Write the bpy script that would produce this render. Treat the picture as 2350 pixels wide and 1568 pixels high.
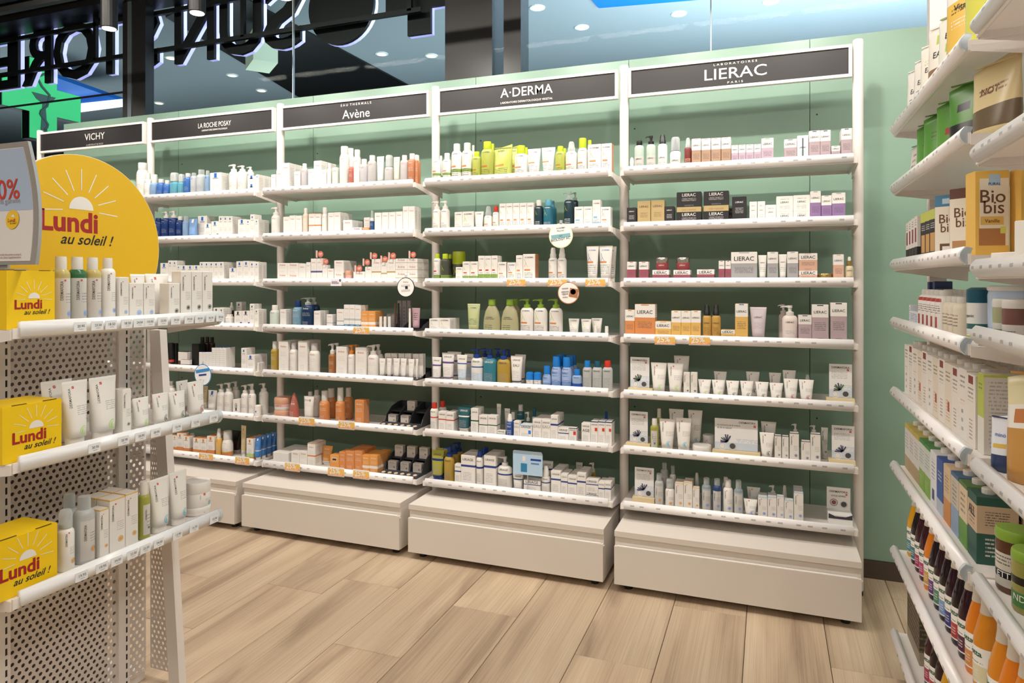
import bpy, math, random
from math import sin, cos, pi, radians as R
from mathutils import Vector
for o in list(bpy.data.objects): bpy.data.objects.remove(o)
S = bpy.context.scene
C = S.collection
random.seed(7)
# ---------------------------------------------------------------- camera
F, YAW, HY, CZ = 1573.0, 20.53, 646.5, 1.33
cam = bpy.data.cameras.new('camera'); co = bpy.data.objects.new('camera', cam); C.objects.link(co)
cam.sensor_width = 36; cam.lens = F / 2350 * 36; cam.shift_y = -(784 - HY) / 2350
cam.clip_start = .02; cam.clip_end = 100
co.location = (0, 0, CZ); co.rotation_euler = (pi / 2, 0, R(YAW)); S.camera = co
# ---------------------------------------------------------------- world, exposure, big lights
S.view_settings.view_transform = 'Standard'; S.view_settings.look = 'None'
S.view_settings.gamma = 1; S.view_settings.use_curve_mapping = False
S.view_settings.exposure = -0.5
wd = bpy.data.worlds.new('world'); S.world = wd; wd.use_nodes = True
wd.node_tree.nodes['Background'].inputs[0].default_value = (.9, .95, 1, 1)
wd.node_tree.nodes['Background'].inputs[1].default_value = .03
def area(name, loc, rot, sx, sy, e, col):
    l = bpy.data.lights.new(name, 'AREA'); l.shape = 'RECTANGLE'; l.size = sx; l.size_y = sy
    l.energy = e; l.color = col
    o = bpy.data.objects.new(name, l); C.objects.link(o); o.location = loc; o.rotation_euler = rot
    return o
WARM = (1, .922, .83)
# unseen area fills added at ceiling height, in place of the shop's other lamps
area('ceiling_fill', (-1.4, 1.75, 3.28), (R(10), 0, 0), 6.4, .07, 165, WARM)  # stands in for a second row of spots over the aisle
area('ceiling_fill', (-1.2, -.5, 3.28), (R(14), 0, 0), 6.0, .10, 52, WARM)
area('ceiling_fill', (-1.2, -2.7, 3.28), (R(30), 0, 0), 7.0, .14, 105, WARM)  # added behind the camera to lift the shelf interiors
area('ceiling_fill', (1.6, .9, 3.28), (0, R(24), 0), .10, 3.4, 36, WARM)
# light of the mall beyond the glass: unseen uplights added to brighten its ceiling
area('mall_ceiling_fill', (-3.5, 7.5, 2.3), (pi, 0, 0), 8, 2, 190, (.80, .92, 1))
area('mall_ceiling_fill', (-10.5, 6.5, 2.3), (pi, 0, 0), 5, 3, 150, (.86, .94, 1))
area('mall_ceiling_fill', (2.2, 5.6, 2.2), (pi, 0, 0), 5, 2.4, 2300, (.74, .87, 1))
# ---------------------------------------------------------------- helpers
def ray(x, y):
    a = R(YAW); r = (x - 1175) / F; v = (HY - y) / F
    return Vector((r * cos(a) - sin(a), r * sin(a) + cos(a), v))
def onY(x, y, Y): d = ray(x, y); t = Y / d.y; return Vector((d.x * t, Y, CZ + d.z * t))
def onX(x, y, X): d = ray(x, y); t = X / d.x; return Vector((X, d.y * t, CZ + d.z * t))
def onZ(x, y, Z): d = ray(x, y); t = (Z - CZ) / d.z; return Vector((d.x * t, d.y * t, Z))
def lin(h):
    h = h.lstrip('#'); c = [int(h[i:i + 2], 16) / 255 for i in (0, 2, 4)]
    return tuple([(v / 12.92 if v <= .04045 else ((v + .055) / 1.055) ** 2.4) for v in c] + [1])
PAL = dict(W='#e8e4de', K='#191919', tan='#b08a6c', lil='#bfa3b6', mau='#b59da3', gold='#b79d62', char='#2a292b',
  pur='#9470a6', vio='#5b3f9a', rose='#9d4459', pink='#e0aaa2', gry='#a2a1a3', lgry='#cfcccb', pea='#d6a488', org='#d9832e',
  yel='#dfae3c', gyel='#f2c400', lime='#bccf2a', olv='#b3b07a', grn='#86ab38', teal='#14576c', aqua='#66b1c8', blu='#2168b8', roy='#1f7fd6',
  sky='#8fbbe4', pale='#cfe0f0', nav='#173468', red='#d0382a', cream='#efe7d2', bone='#e6e1d9', amb='#c9712f', oil='#d9b51f', dgrn='#1f5b3f',
  mint='#bfe3cf', brn='#6e4530', wood='#e0cba0', steel='#b9babb', dgry='#4a4c50', wine='#3a1320', lbl='#f4f1ea', dblu='#1d3f8f', pgrn='#cfe0d4', sand='#d9c7a2', beet='#2a0d16')
def col(k): return lin(PAL.get(k, k))
def pcol(k):   # printing inks are a little duller than the named colour
    c = col(k); g = .3 * c[0] + .59 * c[1] + .11 * c[2]
    return tuple([g + (v - g) * .84 for v in c[:3]] + [1])
MATS = {}
def nodes(m):
    m.use_nodes = True; n = m.node_tree.nodes; return n, m.node_tree.links, n['Principled BSDF']
def simple(key, c, rough=.5, metal=0, spec=.5, emit=None, es=0, bump=None):
    if key in MATS: return MATS[key]
    m = bpy.data.materials.new(key); n, l, b = nodes(m)
    b.inputs['Base Color'].default_value = col(c); b.inputs['Roughness'].default_value = rough
    b.inputs['Metallic'].default_value = metal; b.inputs['Specular IOR Level'].default_value = spec
    if emit: b.inputs['Emission Color'].default_value = col(emit); b.inputs['Emission Strength'].default_value = es
    t = n.new('ShaderNodeTexNoise'); t.inputs['Scale'].default_value = 60 if bump is None else bump
    tc = n.new('ShaderNodeTexCoord'); l.new(tc.outputs['Object'], t.inputs['Vector'])
    mr = n.new('ShaderNodeMapRange'); mr.inputs[3].default_value = max(0, rough - .05); mr.inputs[4].default_value = min(1, rough + .07)
    l.new(t.outputs[0], mr.inputs[0]); l.new(mr.outputs[0], b.inputs['Roughness'])
    MATS[key] = m; return m
def clear(key, c, fac=.3, rough=.05):
    if key in MATS: return MATS[key]
    m = bpy.data.materials.new(key); n, l, b = nodes(m)
    b.inputs['Base Color'].default_value = col(c); b.inputs['Roughness'].default_value = rough
    tr = n.new('ShaderNodeBsdfTransparent'); tr.inputs[0].default_value = col(c)
    lw = n.new('ShaderNodeLayerWeight'); lw.inputs[0].default_value = .35
    mr = n.new('ShaderNodeMapRange'); mr.inputs[3].default_value = fac; mr.inputs[4].default_value = 1
    l.new(lw.outputs['Facing'], mr.inputs[0])
    mx = n.new('ShaderNodeMixShader'); l.new(mr.outputs[0], mx.inputs[0]); l.new(tr.outputs[0], mx.inputs[1]); l.new(b.outputs[0], mx.inputs[2])
    l.new(mx.outputs[0], n['Material Output'].inputs[0]); MATS[key] = m; return m
def mth(n, l, op, a, b=None):
    q = n.new('ShaderNodeMath'); q.operation = op
    for i, v in enumerate((a, b)):
        if v is None: continue
        if isinstance(v, (int, float)): q.inputs[i].default_value = v
        else: l.new(v, q.inputs[i])
    return q.outputs[0]
def printed(key, base, bands, prints, rough=.45, alpha=1.0, metal=0):
    """flat print on packaging: colour bands over v, solid rectangles and rows of small print, all in the object's own UV"""
    if key in MATS: return MATS[key]
    m = bpy.data.materials.new(key); n, l, b = nodes(m)
    b.inputs['Roughness'].default_value = rough; b.inputs['Metallic'].default_value = metal
    uv = n.new('ShaderNodeUVMap'); uv.uv_map = 'UVMap'
    sp = n.new('ShaderNodeSeparateXYZ'); l.new(uv.outputs[0], sp.inputs[0]); U, V = sp.outputs[0], sp.outputs[1]
    cr = n.new('ShaderNodeValToRGB'); e = cr.color_ramp; e.interpolation = 'CONSTANT'
    st = {0.0: pcol(base)}
    for v0, v1, c in bands:
        st[v0] = pcol(c)
        if v1 < 1: st.setdefault(v1, pcol(base))
    ks = sorted(st); e.elements[0].position = ks[0]; e.elements[0].color = st[ks[0]]
    e.elements[1].position = 1.0; e.elements[1].color = st[ks[-1]]
    for k in ks[1:]:
        q = e.elements.new(min(k, .999)); q.color = st[k]
    l.new(V, cr.inputs[0]); cur = cr.outputs[0]
    for (u0, u1, v0, v1, c, ln) in prints:
        a = mth(n, l, 'MULTIPLY', mth(n, l, 'GREATER_THAN', U, u0), mth(n, l, 'LESS_THAN', U, u1))
        a2 = mth(n, l, 'MULTIPLY', mth(n, l, 'GREATER_THAN', V, v0), mth(n, l, 'LESS_THAN', V, v1))
        a = mth(n, l, 'MULTIPLY', a, a2)
        if ln:
            lv = mth(n, l, 'MULTIPLY', V, ln / (v1 - v0))
            row = mth(n, l, 'FLOOR', lv); fr = mth(n, l, 'FRACT', lv)
            a = mth(n, l, 'MULTIPLY', a, mth(n, l, 'LESS_THAN', fr, .42))
            cx = n.new('ShaderNodeCombineXYZ'); l.new(mth(n, l, 'MULTIPLY', U, 22 / max(.3, u1 - u0)), cx.inputs[0]); l.new(mth(n, l, 'MULTIPLY', row, 7.3), cx.inputs[1])
            t = n.new('ShaderNodeTexNoise'); t.inputs['Scale'].default_value = 1; t.inputs['Detail'].default_value = 1; l.new(cx.outputs[0], t.inputs['Vector'])
            a = mth(n, l, 'MULTIPLY', a, mth(n, l, 'GREATER_THAN', t.outputs[0], .44)); a = mth(n, l, 'MULTIPLY', a, .75)
        mx = n.new('ShaderNodeMixRGB'); l.new(a, mx.inputs[0]); l.new(cur, mx.inputs[1]); mx.inputs[2].default_value = pcol(c); cur = mx.outputs[0]
    l.new(cur, b.inputs['Base Color'])
    if alpha < 1:
        tr = n.new('ShaderNodeBsdfTransparent'); l.new(cur, tr.inputs[0])
        lw = n.new('ShaderNodeLayerWeight'); lw.inputs[0].default_value = .3
        mr = n.new('ShaderNodeMapRange'); mr.inputs[3].default_value = alpha; mr.inputs[4].default_value = 1; l.new(lw.outputs['Facing'], mr.inputs[0])
        ms = n.new('ShaderNodeMixShader'); l.new(mr.outputs[0], ms.inputs[0]); l.new(tr.outputs[0], ms.inputs[1]); l.new(b.outputs[0], ms.inputs[2])
        l.new(ms.outputs[0], n['Material Output'].inputs[0])
    MATS[key] = m; return m
def ink(k): return simple('ink_' + k, k, .55)
# ---- mesh helpers
def mk(name, V, Fc, mat=None, uv=None, smooth=False):
    me = bpy.data.meshes.new(name); me.from_pydata([tuple(v) for v in V], [], Fc)
    if uv:
        ul = me.uv_layers.new(name='UVMap')
        i = 0
        for p, fu in zip(me.polygons, uv):
            for q in fu: ul.data[i].uv = q; i += 1
    if smooth:
        for p in me.polygons: p.use_smooth = True
    if mat: me.materials.append(mat)
    me.update(); return me
def link(name, data, parent=None, loc=None, rz=None):
    o = bpy.data.objects.new(name, data); C.objects.link(o); o.parent = parent
    if loc is not None: o.location = loc
    if rz is not None: o.rotation_euler = (0, 0, rz)
    return o
def thing(name, label, cat, loc=(0, 0, 0), rz=0, group=None):
    o = link(name, None, None, loc, rz); o.empty_display_size = .05; return tag(o, label, cat, group)
def tag(o, label=None, cat=None, group=None, kind=None):
    if label: o['label'] = label
    if cat: o['category'] = cat
    if group: o['group'] = group
    if kind: o['kind'] = kind
    return o
def copy_tree(o, parent=None):
    c = o.copy(); C.objects.link(c); c.parent = parent
    for ch in list(o.children): copy_tree(ch, c)
    return c
class MB:
    def __init__(s): s.v = []; s.f = []; s.u = []; s.hasuv = False
    def box(s, x0, x1, y0, y1, z0, z1):
        b = len(s.v); s.v += [(x, y, z) for z in (z0, z1) for y in (y0, y1) for x in (x0, x1)]
        s.f += [tuple(b + i for i in q) for q in ((0, 1, 5, 4), (1, 3, 7, 5), (3, 2, 6, 7), (2, 0, 4, 6), (4, 5, 7, 6), (0, 2, 3, 1))]; return s
    def prism(s, pts, axis, a0, a1):
        """closed polygon extruded along axis"""
        b = len(s.v); n = len(pts)
        for a in (a0, a1):
            for p, q in pts: s.v.append({'x': (a, p, q), 'y': (p, a, q), 'z': (p, q, a)}[axis])
        s.f.append(tuple(b + i for i in range(n))[::-1]); s.f.append(tuple(b + n + i for i in range(n)))
        for i in range(n): j = (i + 1) % n; s.f.append((b + i, b + j, b + n + j, b + n + i))
        return s
    def lathe(s, prof, seg=18, cx=0, cy=0, ry=1.0):
        b = len(s.v)
        for r, z in prof:
            for k in range(seg): a = 2 * pi * k / seg; s.v.append((cx + r * cos(a), cy + r * ry * sin(a), z))
        for i in range(len(prof) - 1):
            for k in range(seg): k2 = (k + 1) % seg; s.f.append((b + i * seg + k, b + i * seg + k2, b + (i + 1) * seg + k2, b + (i + 1) * seg + k))
        s.f.append(tuple(b + k for k in range(seg))[::-1]); s.f.append(tuple(b + (len(prof) - 1) * seg + k for k in range(seg))); return s
    def tube(s, pts, r, seg=8):
        pts = [Vector(p) for p in pts]; b = len(s.v); up = None
        for i, p in enumerate(pts):
            t = (pts[min(i + 1, len(pts) - 1)] - pts[max(i - 1, 0)]).normalized()
            if up is None: up = t.cross(Vector((0, 0, 1)) if abs(t.z) < .9 else Vector((1, 0, 0))).normalized()
            up = (up - t * up.dot(t)).normalized(); w = t.cross(up)
            for k in range(seg): a = 2 * pi * k / seg; s.v.append(tuple(p + up * (r * cos(a)) + w * (r * sin(a))))
        for i in range(len(pts) - 1):
            for k in range(seg): k2 = (k + 1) % seg; s.f.append((b + i * seg + k, b + i * seg + k2, b + (i + 1) * seg + k2, b + (i + 1) * seg + k))
        s.f.append(tuple(b + k for k in range(seg))[::-1]); s.f.append(tuple(b + (len(pts) - 1) * seg + k for k in range(seg))); return s
    def mesh(s, name, mat, smooth=False): return mk(name, s.v, s.f, mat, None, smooth)
    def build(s, name, mat, parent=None, loc=None, rz=None, smooth=False): return link(name, s.mesh(name, mat, smooth), parent, loc, rz)
def smooth_angle(o, deg=35):
    me = o.data
    for p in me.polygons: p.use_smooth = True
    try: me.set_sharp_from_angle(angle=R(deg))
    except Exception: pass
# ---- text: base meshes once per string, centred, width 1
TXT = {}
def text_base(s, bold=0.0, shear=0.0):
    k = (s, bold, shear)
    if k in TXT: return TXT[k]
    if s == '@':       # emblem: disc and ring
        V = []; Fc = []; n = 20
        V += [(.30 * cos(2 * pi * i / n), .30 * sin(2 * pi * i / n)) for i in range(n)]; Fc.append(tuple(range(n)))
        for r in (.42, .5): V += [(r * cos(2 * pi * i / n), r * sin(2 * pi * i / n)) for i in range(n)]
        Fc += [(n + i, n + (i + 1) % n, 2 * n + (i + 1) % n, 2 * n + i) for i in range(n)]
    elif s == 'o.':    # plain disc
        n = 24; V = [(.5 * cos(2 * pi * i / n), .5 * sin(2 * pi * i / n)) for i in range(n)]; Fc = [tuple(range(n))]
    elif s == '#':     # small square with a cross cut in
        V = [(-.5, -.5), (.5, -.5), (.5, .5), (-.5, .5), (-.3, -.1), (.3, -.1), (.3, .1), (-.3, .1)]; Fc = [(0, 1, 5, 4), (1, 2, 6, 5), (2, 3, 7, 6), (3, 0, 4, 7)]
    elif s == '[]':
        V = [(-.5, -.5), (.5, -.5), (.5, .5), (-.5, .5)]; Fc = [(0, 1, 2, 3)]
    elif s == '--':
        V = [(-.5, -.09), (.5, -.09), (.5, .09), (-.5, .09)]; Fc = [(0, 1, 2, 3)]
    elif s == '~':     # swooping two-stroke mark
        V = []; Fc = []
        for fn, w in ((lambda t: (-.45 + .95 * t ** 1.25, 1.0 - 2.0 * t ** .8), .035), (lambda t: (-.1 - .4 * t ** .8, .05 - 1.05 * t), .035)):
            b = len(V)
            for i in range(7):
                x, y = fn(i / 6); V += [(x - w, y), (x + w * 1.6, y)]
            Fc += [(b + 2 * i, b + 2 * i + 1, b + 2 * i + 3, b + 2 * i + 2) for i in range(6)]
    elif s == 'sun':   # half disc with nine rays
        V = []; Fc = []; n = 14
        V += [(.16 * cos(pi * i / n), .16 * sin(pi * i / n)) for i in range(n + 1)]; Fc.append(tuple(range(n + 1)))
        for i in range(9):
            a = pi * (i - .2) / 7.6; d = Vector((cos(a), sin(a))); w = Vector((-d.y, d.x)) * .006; b = len(V)
            for r, sg in ((.24, -1), (.5, -1), (.5, 1), (.24, 1)): V.append(tuple(d * r + w * sg))
            Fc.append((b, b + 1, b + 2, b + 3))
    else:
        cu = bpy.data.curves.new('t', 'FONT'); cu.body = s; cu.align_x = 'CENTER'; cu.align_y = 'CENTER'; cu.resolution_u = 3; cu.offset = bold; cu.shear = shear
        o = bpy.data.objects.new('t', cu); C.objects.link(o)
        me = bpy.data.meshes.new_from_object(o.evaluated_get(bpy.context.evaluated_depsgraph_get()))
        V = [(v.co.x, v.co.y) for v in me.vertices]; Fc = [tuple(p.vertices) for p in me.polygons]
        bpy.data.objects.remove(o); bpy.data.curves.remove(cu); bpy.data.meshes.remove(me)
        x0 = min(v[0] for v in V); x1 = max(v[0] for v in V); y0 = min(v[1] for v in V); y1 = max(v[1] for v in V); w = x1 - x0
        V = [((a - (x0 + x1) / 2) / w, (b - (y0 + y1) / 2) / w) for a, b in V]
    TXT[k] = (V, Fc); return TXT[k]
def lettering(parent, s, cx, cz, w, colr, surf, rot=0, bold=0, shear=0, name='lettering', mat=None, hs=1.0):
    """text laid on the surface y=surf(x,z) of the parent, cx/cz centre and w width in metres"""
    V, Fc = text_base(s, bold, shear); ca, sa = cos(R(rot)), sin(R(rot)); P = []
    for a, b in V:
        b *= hs; x = cx + w * (a * ca - b * sa); z = cz + w * (a * sa + b * ca); P.append((x, surf(x, z) - .0006, z))
    return link(name, mk(name, P, Fc, mat or ink(colr)), parent)
# ================================================================= the setting
YW = 3.45
def wood_floor():
    m = bpy.data.materials.new('oak_plank'); n, l, b = nodes(m)
    tc = n.new('ShaderNodeTexCoord'); oi = n.new('ShaderNodeObjectInfo')
    mp = n.new('ShaderNodeMapping'); mp.inputs['Scale'].default_value = (7, .7, 1); l.new(tc.outputs['Object'], mp.inputs[0])
    ad = n.new('ShaderNodeVectorMath'); ad.operation = 'ADD'; l.new(mp.outputs[0], ad.inputs[0])
    cx = n.new('ShaderNodeCombineXYZ'); l.new(mth(n, l, 'MULTIPLY', oi.outputs['Random'], 40), cx.inputs[0]); l.new(mth(n, l, 'MULTIPLY', oi.outputs['Random'], 17), cx.inputs[1]); l.new(cx.outputs[0], ad.inputs[1])
    t1 = n.new('ShaderNodeTexNoise'); t1.inputs['Scale'].default_value = 1.1; t1.inputs['Detail'].default_value = 4; t1.inputs['Distortion'].default_value = .9; l.new(ad.outputs[0], t1.inputs['Vector'])
    mp2 = n.new('ShaderNodeMapping'); mp2.inputs['Scale'].default_value = (14, .8, 1); l.new(ad.outputs[0], mp2.inputs[0])
    t2 = n.new('ShaderNodeTexNoise'); t2.inputs['Scale'].default_value = 2; t2.inputs['Detail'].default_value = 6; l.new(mp2.outputs[0], t2.inputs['Vector'])
    cr = n.new('ShaderNodeValToRGB'); e = cr.color_ramp
    e.elements[0].position = .28; e.elements[0].color = lin('#a08a74'); e.elements[1].position = .74; e.elements[1].color = lin('#d2bea3')
    q = e.elements.new(.5); q.color = lin('#c3ad92'); l.new(t1.outputs[0], cr.inputs[0])
    mx = n.new('ShaderNodeMixRGB'); mx.blend_type = 'MULTIPLY'; mx.inputs[0].default_value = .28
    c2 = n.new('ShaderNodeValToRGB'); c2.color_ramp.elements[0].position = .32; c2.color_ramp.elements[0].color = lin('#9c8a78'); c2.color_ramp.elements[1].position = .56; c2.color_ramp.elements[1].color = (1, 1, 1, 1)
    l.new(t2.outputs[0], c2.inputs[0]); l.new(cr.outputs[0], mx.inputs[1]); l.new(c2.outputs[0], mx.inputs[2])
    hs = n.new('ShaderNodeHueSaturation'); l.new(mx.outputs[0], hs.inputs['Color'])
    l.new(mth(n, l, 'ADD', mth(n, l, 'MULTIPLY', oi.outputs['Random'], .2), .9), hs.inputs['Value'])
    l.new(hs.outputs[0], b.inputs['Base Color']); b.inputs['Roughness'].default_value = .42
    bp = n.new('ShaderNodeBump'); bp.inputs['Strength'].default_value = .12; bp.inputs['Distance'].default_value = .002; l.new(t2.outputs[0], bp.inputs['Height']); l.new(bp.outputs[0], b.inputs['Normal'])
    return m
M_oak = wood_floor()
floor = MB().box(-6.5, 3.2, -3.2, YW + .1, -.06, -.0085).build('floor', simple('floor_underlay', '#5c5044', .8)); tag(floor, kind='structure')
PW, PL = .2835, 1.35
plank = MB(); a = PW / 2 - .0011; bb = PL / 2 - .0011; c = .0016
plank.v = [(-a, -bb, -.008), (a, -bb, -.008), (a, bb, -.008), (-a, bb, -.008), (-a, -bb, -c), (a, -bb, -c), (a, bb, -c), (-a, bb, -c), (-a + c, -bb + c, 0), (a - c, -bb + c, 0), (a - c, bb - c, 0), (-a + c, bb - c, 0)]
plank.f = [(0, 3, 2, 1), (8, 9, 10, 11)] + [(i, (i + 1) % 4, 4 + (i + 1) % 4, 4 + i) for i in range(4)] + [(4 + i, 4 + (i + 1) % 4, 8 + (i + 1) % 4, 8 + i) for i in range(4)]
plank_me = plank.mesh('plank', M_oak)
ends = {-8: 1.6, -7: 2.05, -6: 1.35, -5: .5, -4: 1.05, -3: 2.03, -2: 2.45, -1: 2.61, 0: 2.13, 1: 1.2, 2: 1.7, 3: 2.37, 4: 2.87, 5: 1.62, 6: 2.6, 7: 1.9}
for cidx in range(-17, 17):
    x = -1.5 + PW * (cidx + .5)
    e0 = ends.get(cidx, random.random() * PL)
    k0 = -2 if -9 <= cidx <= 8 else 0
    y = e0 - PL * math.ceil((e0 + 3.1) / PL)
    while y < YW:
        if y + PL > -.3 or abs(cidx) < 9:
            yy = min(y + PL, YW + .06); o = link('plank', plank_me, floor, (x, (y + yy) / 2, 0))
            if yy < y + PL: o.scale = (1, (yy - y) / PL, 1)
        y += PL
# green back wall of panels
wall = MB().box(-4.68, 3.2, YW + .012, YW + .06, 0, 2.44).build('wall_back', simple('wall_core', '#55705f', .8)); tag(wall, kind='structure')
def green():
    m = bpy.data.materials.new('sage_panel'); n, l, b = nodes(m)
    t = n.new('ShaderNodeTexNoise'); t.inputs['Scale'].default_value = 3; tc = n.new('ShaderNodeTexCoord'); l.new(tc.outputs['Object'], t.inputs['Vector'])
    cr = n.new('ShaderNodeValToRGB'); cr.color_ramp.elements[0].color = lin('#82a08e'); cr.color_ramp.elements[1].color = lin('#8ba997'); l.new(t.outputs[0], cr.inputs[0]); l.new(cr.outputs[0], b.inputs['Base Color'])
    b.inputs['Roughness'].default_value = .38; return m
M_green = green()
seams = [-4.70, -3.632, -2.572, -1.504, -.662, .178, 1.02, 1.86, 3.2]
for s0, s1 in zip(seams, seams[1:]):
    MB().box(s0 + .0015, s1 - .0015, YW, YW + .012, .08, 2.45).build('wall_panel', M_green, wall)
    for zz in (.7, 1.62, 2.1):
        MB().prism([(s0 + .03 + .004 * cos(i * pi / 4), zz + .004 * sin(i * pi / 4)) for i in range(8)], 'y', YW - .0012, YW + .002).build('screw_cover', simple('screw', '#26332c', .6), wall)
bbd = MB().box(-4.7, 3.2, YW - .012, YW + .012, 0, .078).build('baseboard_back', simple('dark_base', '#4b3f36', .5)); tag(bbd, kind='structure')
M_blk = simple('black_metal', '#141414', .4); M_ceil = simple('black_ceiling', '#26241f', .9)
ce = MB().box(-6.5, 3.2, -3.2, YW + .1, 3.4, 3.5).build('ceiling', M_ceil); tag(ce, kind='structure')
M_pw = simple('painted_wall', '#cfc9c0', .8)
for nm, bx in (('wall_right', (3.2, 3.3, -3.2, YW + .1, 0, 3.5)), ('wall_left', (-6.6, -6.5, -3.2, YW - 1.2, 0, 3.5)), ('wall_front', (-6.6, 3.3, -3.3, -3.2, 0, 3.5))):
    tag(MB().box(*bx).build(nm, M_pw), kind='structure')
# ---- shop front above the panels: glass, mullions, header
YG = YW + .10
def pane_mat():
    m = bpy.data.materials.new('shopfront_glass'); n, l, b = nodes(m)
    tr = n.new('ShaderNodeBsdfTransparent'); tr.inputs[0].default_value = lin('#f2f7f7'); gl = n.new('ShaderNodeBsdfGlossy'); gl.inputs['Roughness'].default_value = .02
    fz = n.new('ShaderNodeLayerWeight'); fz.inputs[0].default_value = .5; fq = mth(n, l, 'ADD', mth(n, l, 'MULTIPLY', mth(n, l, 'POWER', fz.outputs['Facing'], 4), .02), .001); mx = n.new('ShaderNodeMixShader'); l.new(fq, mx.inputs[0]); l.new(tr.outputs[0], mx.inputs[1]); l.new(gl.outputs[0], mx.inputs[2]); l.new(mx.outputs[0], n['Material Output'].inputs[0]); return m
M_glass = pane_mat()
def pane(i, x0, x1, z0, z1):
    w = MB().box(x0, x1, YG, YG + .012, z0, z1).build('window_%d' % i, M_glass); tag(w, kind='structure'); return w
pane(1, -4.18, -2.803, 2.45, 3.3); pane(2, -2.797, -1.72, 2.45, 3.3); pane(3, -1.44, -.273, 2.45, 3.3); pane(4, -.267, 3.2, 2.45, 3.3); pane(5, -6.5, -4.18, .05, 3.3)
M_joint = simple('silicone_joint', '#c9d4da', .3)
def trim(i, x0, x1, y0, y1, z0, z1, m): tag(MB().box(x0, x1, y0, y1, z0, z1).build('trim_%d' % i, m), kind='structure')
trim(1, -2.803, -2.797, YG - .002, YG + .014, 2.45, 3.3, M_joint); trim(2, -.273, -.267, YG - .002, YG + .014, 2.45, 3.3, M_joint)
trim(3, -4.19, -4.14, YG - .05, YG + .03, 0, 3.3, M_blk); trim(4, -4.14, -4.105, YG - .055, YG + .05, 0, 3.3, simple('brushed_steel', '#7d8790', .3, .7))
trim(5, -4.105, -3.98, YG - .05, YG + .02, 2.44, 3.3, M_blk); trim(6, -1.73, -1.44, YG - .02, YG + .3, 2.44, 3.3, M_blk)
trim(7, -1.36, -1.26, YG - .05, YG + .08, 2.44, 3.3, M_blk); trim(8, -6.5, 3.2, YG - .10, YG + .12, 3.26, 3.4, M_blk)
trim(9, -6.5, -4.21, YG - .004, YG + .006, 2.655, 2.667, M_blk); trim(10, -6.5, -4.7, YG - .05, YG + .08, 0, .3, M_blk)
trim(11, -6.5, 3.2, 3.22, 3.28, 3.30, 3.36, M_blk); trim(12, -6.5, 3.2, 2.9, 2.96, 3.33, 3.40, M_blk)
# ---- the mall outside
ZM = 4.25
M_mc = simple('mall_ceiling_grey', '#7c8587', .85, bump=2)
mc = MB().box(-16, 6, YG + .3, 16, ZM, ZM + .1).build('ceiling_mall', M_mc); tag(mc, kind='structure')
tag(MB().box(-16, 6, 16, 16.1, -.1, ZM + .1).build('wall_mall', simple('mall_wall', '#3c4245', .8)), kind='structure')
tag(MB().box(-16, 6, YG + .3, 16, -.12, -.02).build('floor_mall', simple('mall_floor', '#8b8a86', .4)), kind='structure')
tag(MB().box(6, 6.1, YG + .3, 16, -.1, ZM + .1).build('wall_mall_right', simple('mall_wall_right', '#8d9aa5', .8)), kind='structure')
def ceilpoly(name, pts, z0, z1, m, **k):
    P = [onZ(x, y, z0) for x, y in pts]; mb = MB().prism([(p.x, p.y) for p in P], 'z', z0, z1)
    return mb.build(name, m)
tag(ceilpoly('trim_13', [(520, -30), (600, 18), (790, 119), (960, 209), (700, 232), (590, 165), (380, 40)], ZM - .02, ZM, M_blk), kind='structure')
M_bluep = simple('blue_soffit', '#0b62b8', .5)
tag(ceilpoly('trim_14', [(90, 186), (128, 178), (284, 233), (150, 246)], ZM - .35, ZM - .3, M_bluep), kind='structure')
tag(ceilpoly('trim_15', [(150, 249), (284, 235), (300, 243), (152, 262)], ZM - .5, ZM - .45, simple('light_strip', '#ffffff', .5, emit='#eef4ff', es=1.6)), kind='structure')
tag(ceilpoly('trim_16', [(1340, -20), (1374, 19), (1640, -3), (1640, -30)], ZM - .02, ZM, M_bluep), kind='structure')
tag(MB().box(-14, -6.9, 9.0, 9.2, 0, 3.2).build('wall_mall_dark', simple('mall_shop', '#20262b', .7)), kind='structure')
# downlights
dl_y = simple('lamp_warm', '#fff6cf', .4, emit='#fff3b0', es=3); dl_w = simple('lamp_cold', '#f3f6fa', .4, emit='#e6eefc', es=1.3)
M_ring = simple('lamp_ring', '#c9ccc4', .4)
for i, (x, y, w) in enumerate([(1233, 17, 1), (990, 127, 1), (600, 207, 1), (365, 236, 1), (393, 132, 1), (709, 146, 0), (876, 123, 0), (533, 172, 0), (1335, 62, 0), (1558, 31, 0), (1769, 3, 0)]):
    p = onZ(x, y, ZM); t = thing('downlight', '%s round downlight in mall ceiling, %s from left' % ('yellow lit' if w else 'white', ['', ''][0] or 'number'), 'ceiling light', (p.x, p.y, ZM), 0, 'downlights in the mall ceiling')
    t['px'] = x
    MB().lathe([(.07, -.012), (.082, -.010), (.085, 0)], 16).build('ring', M_ring, t, smooth=False)
    MB().lathe([(.055, -.016), (.06, -.013)], 16).build('lens', dl_y if w else dl_w, t)
ORD = ['first', 'second', 'third', 'fourth', 'fifth', 'sixth', 'seventh', 'eighth', 'ninth', 'tenth', 'eleventh', 'twelfth', 'thirteenth', 'fourteenth', 'fifteenth', 'sixteenth', 'seventeenth', 'eighteenth', 'nineteenth', 'twentieth']
for kw in ('yellow lit', 'white'):
    for i, o in enumerate(sorted([o for o in C.objects if o.name.startswith('downlight') and o['label'].startswith(kw)], key=lambda o: o['px'])):
        o['label'] = '%s round downlight in the mall ceiling, %s of its colour from left' % (kw, ORD[i])
for o in C.objects:
    if 'px' in o: del o['px']
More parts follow.
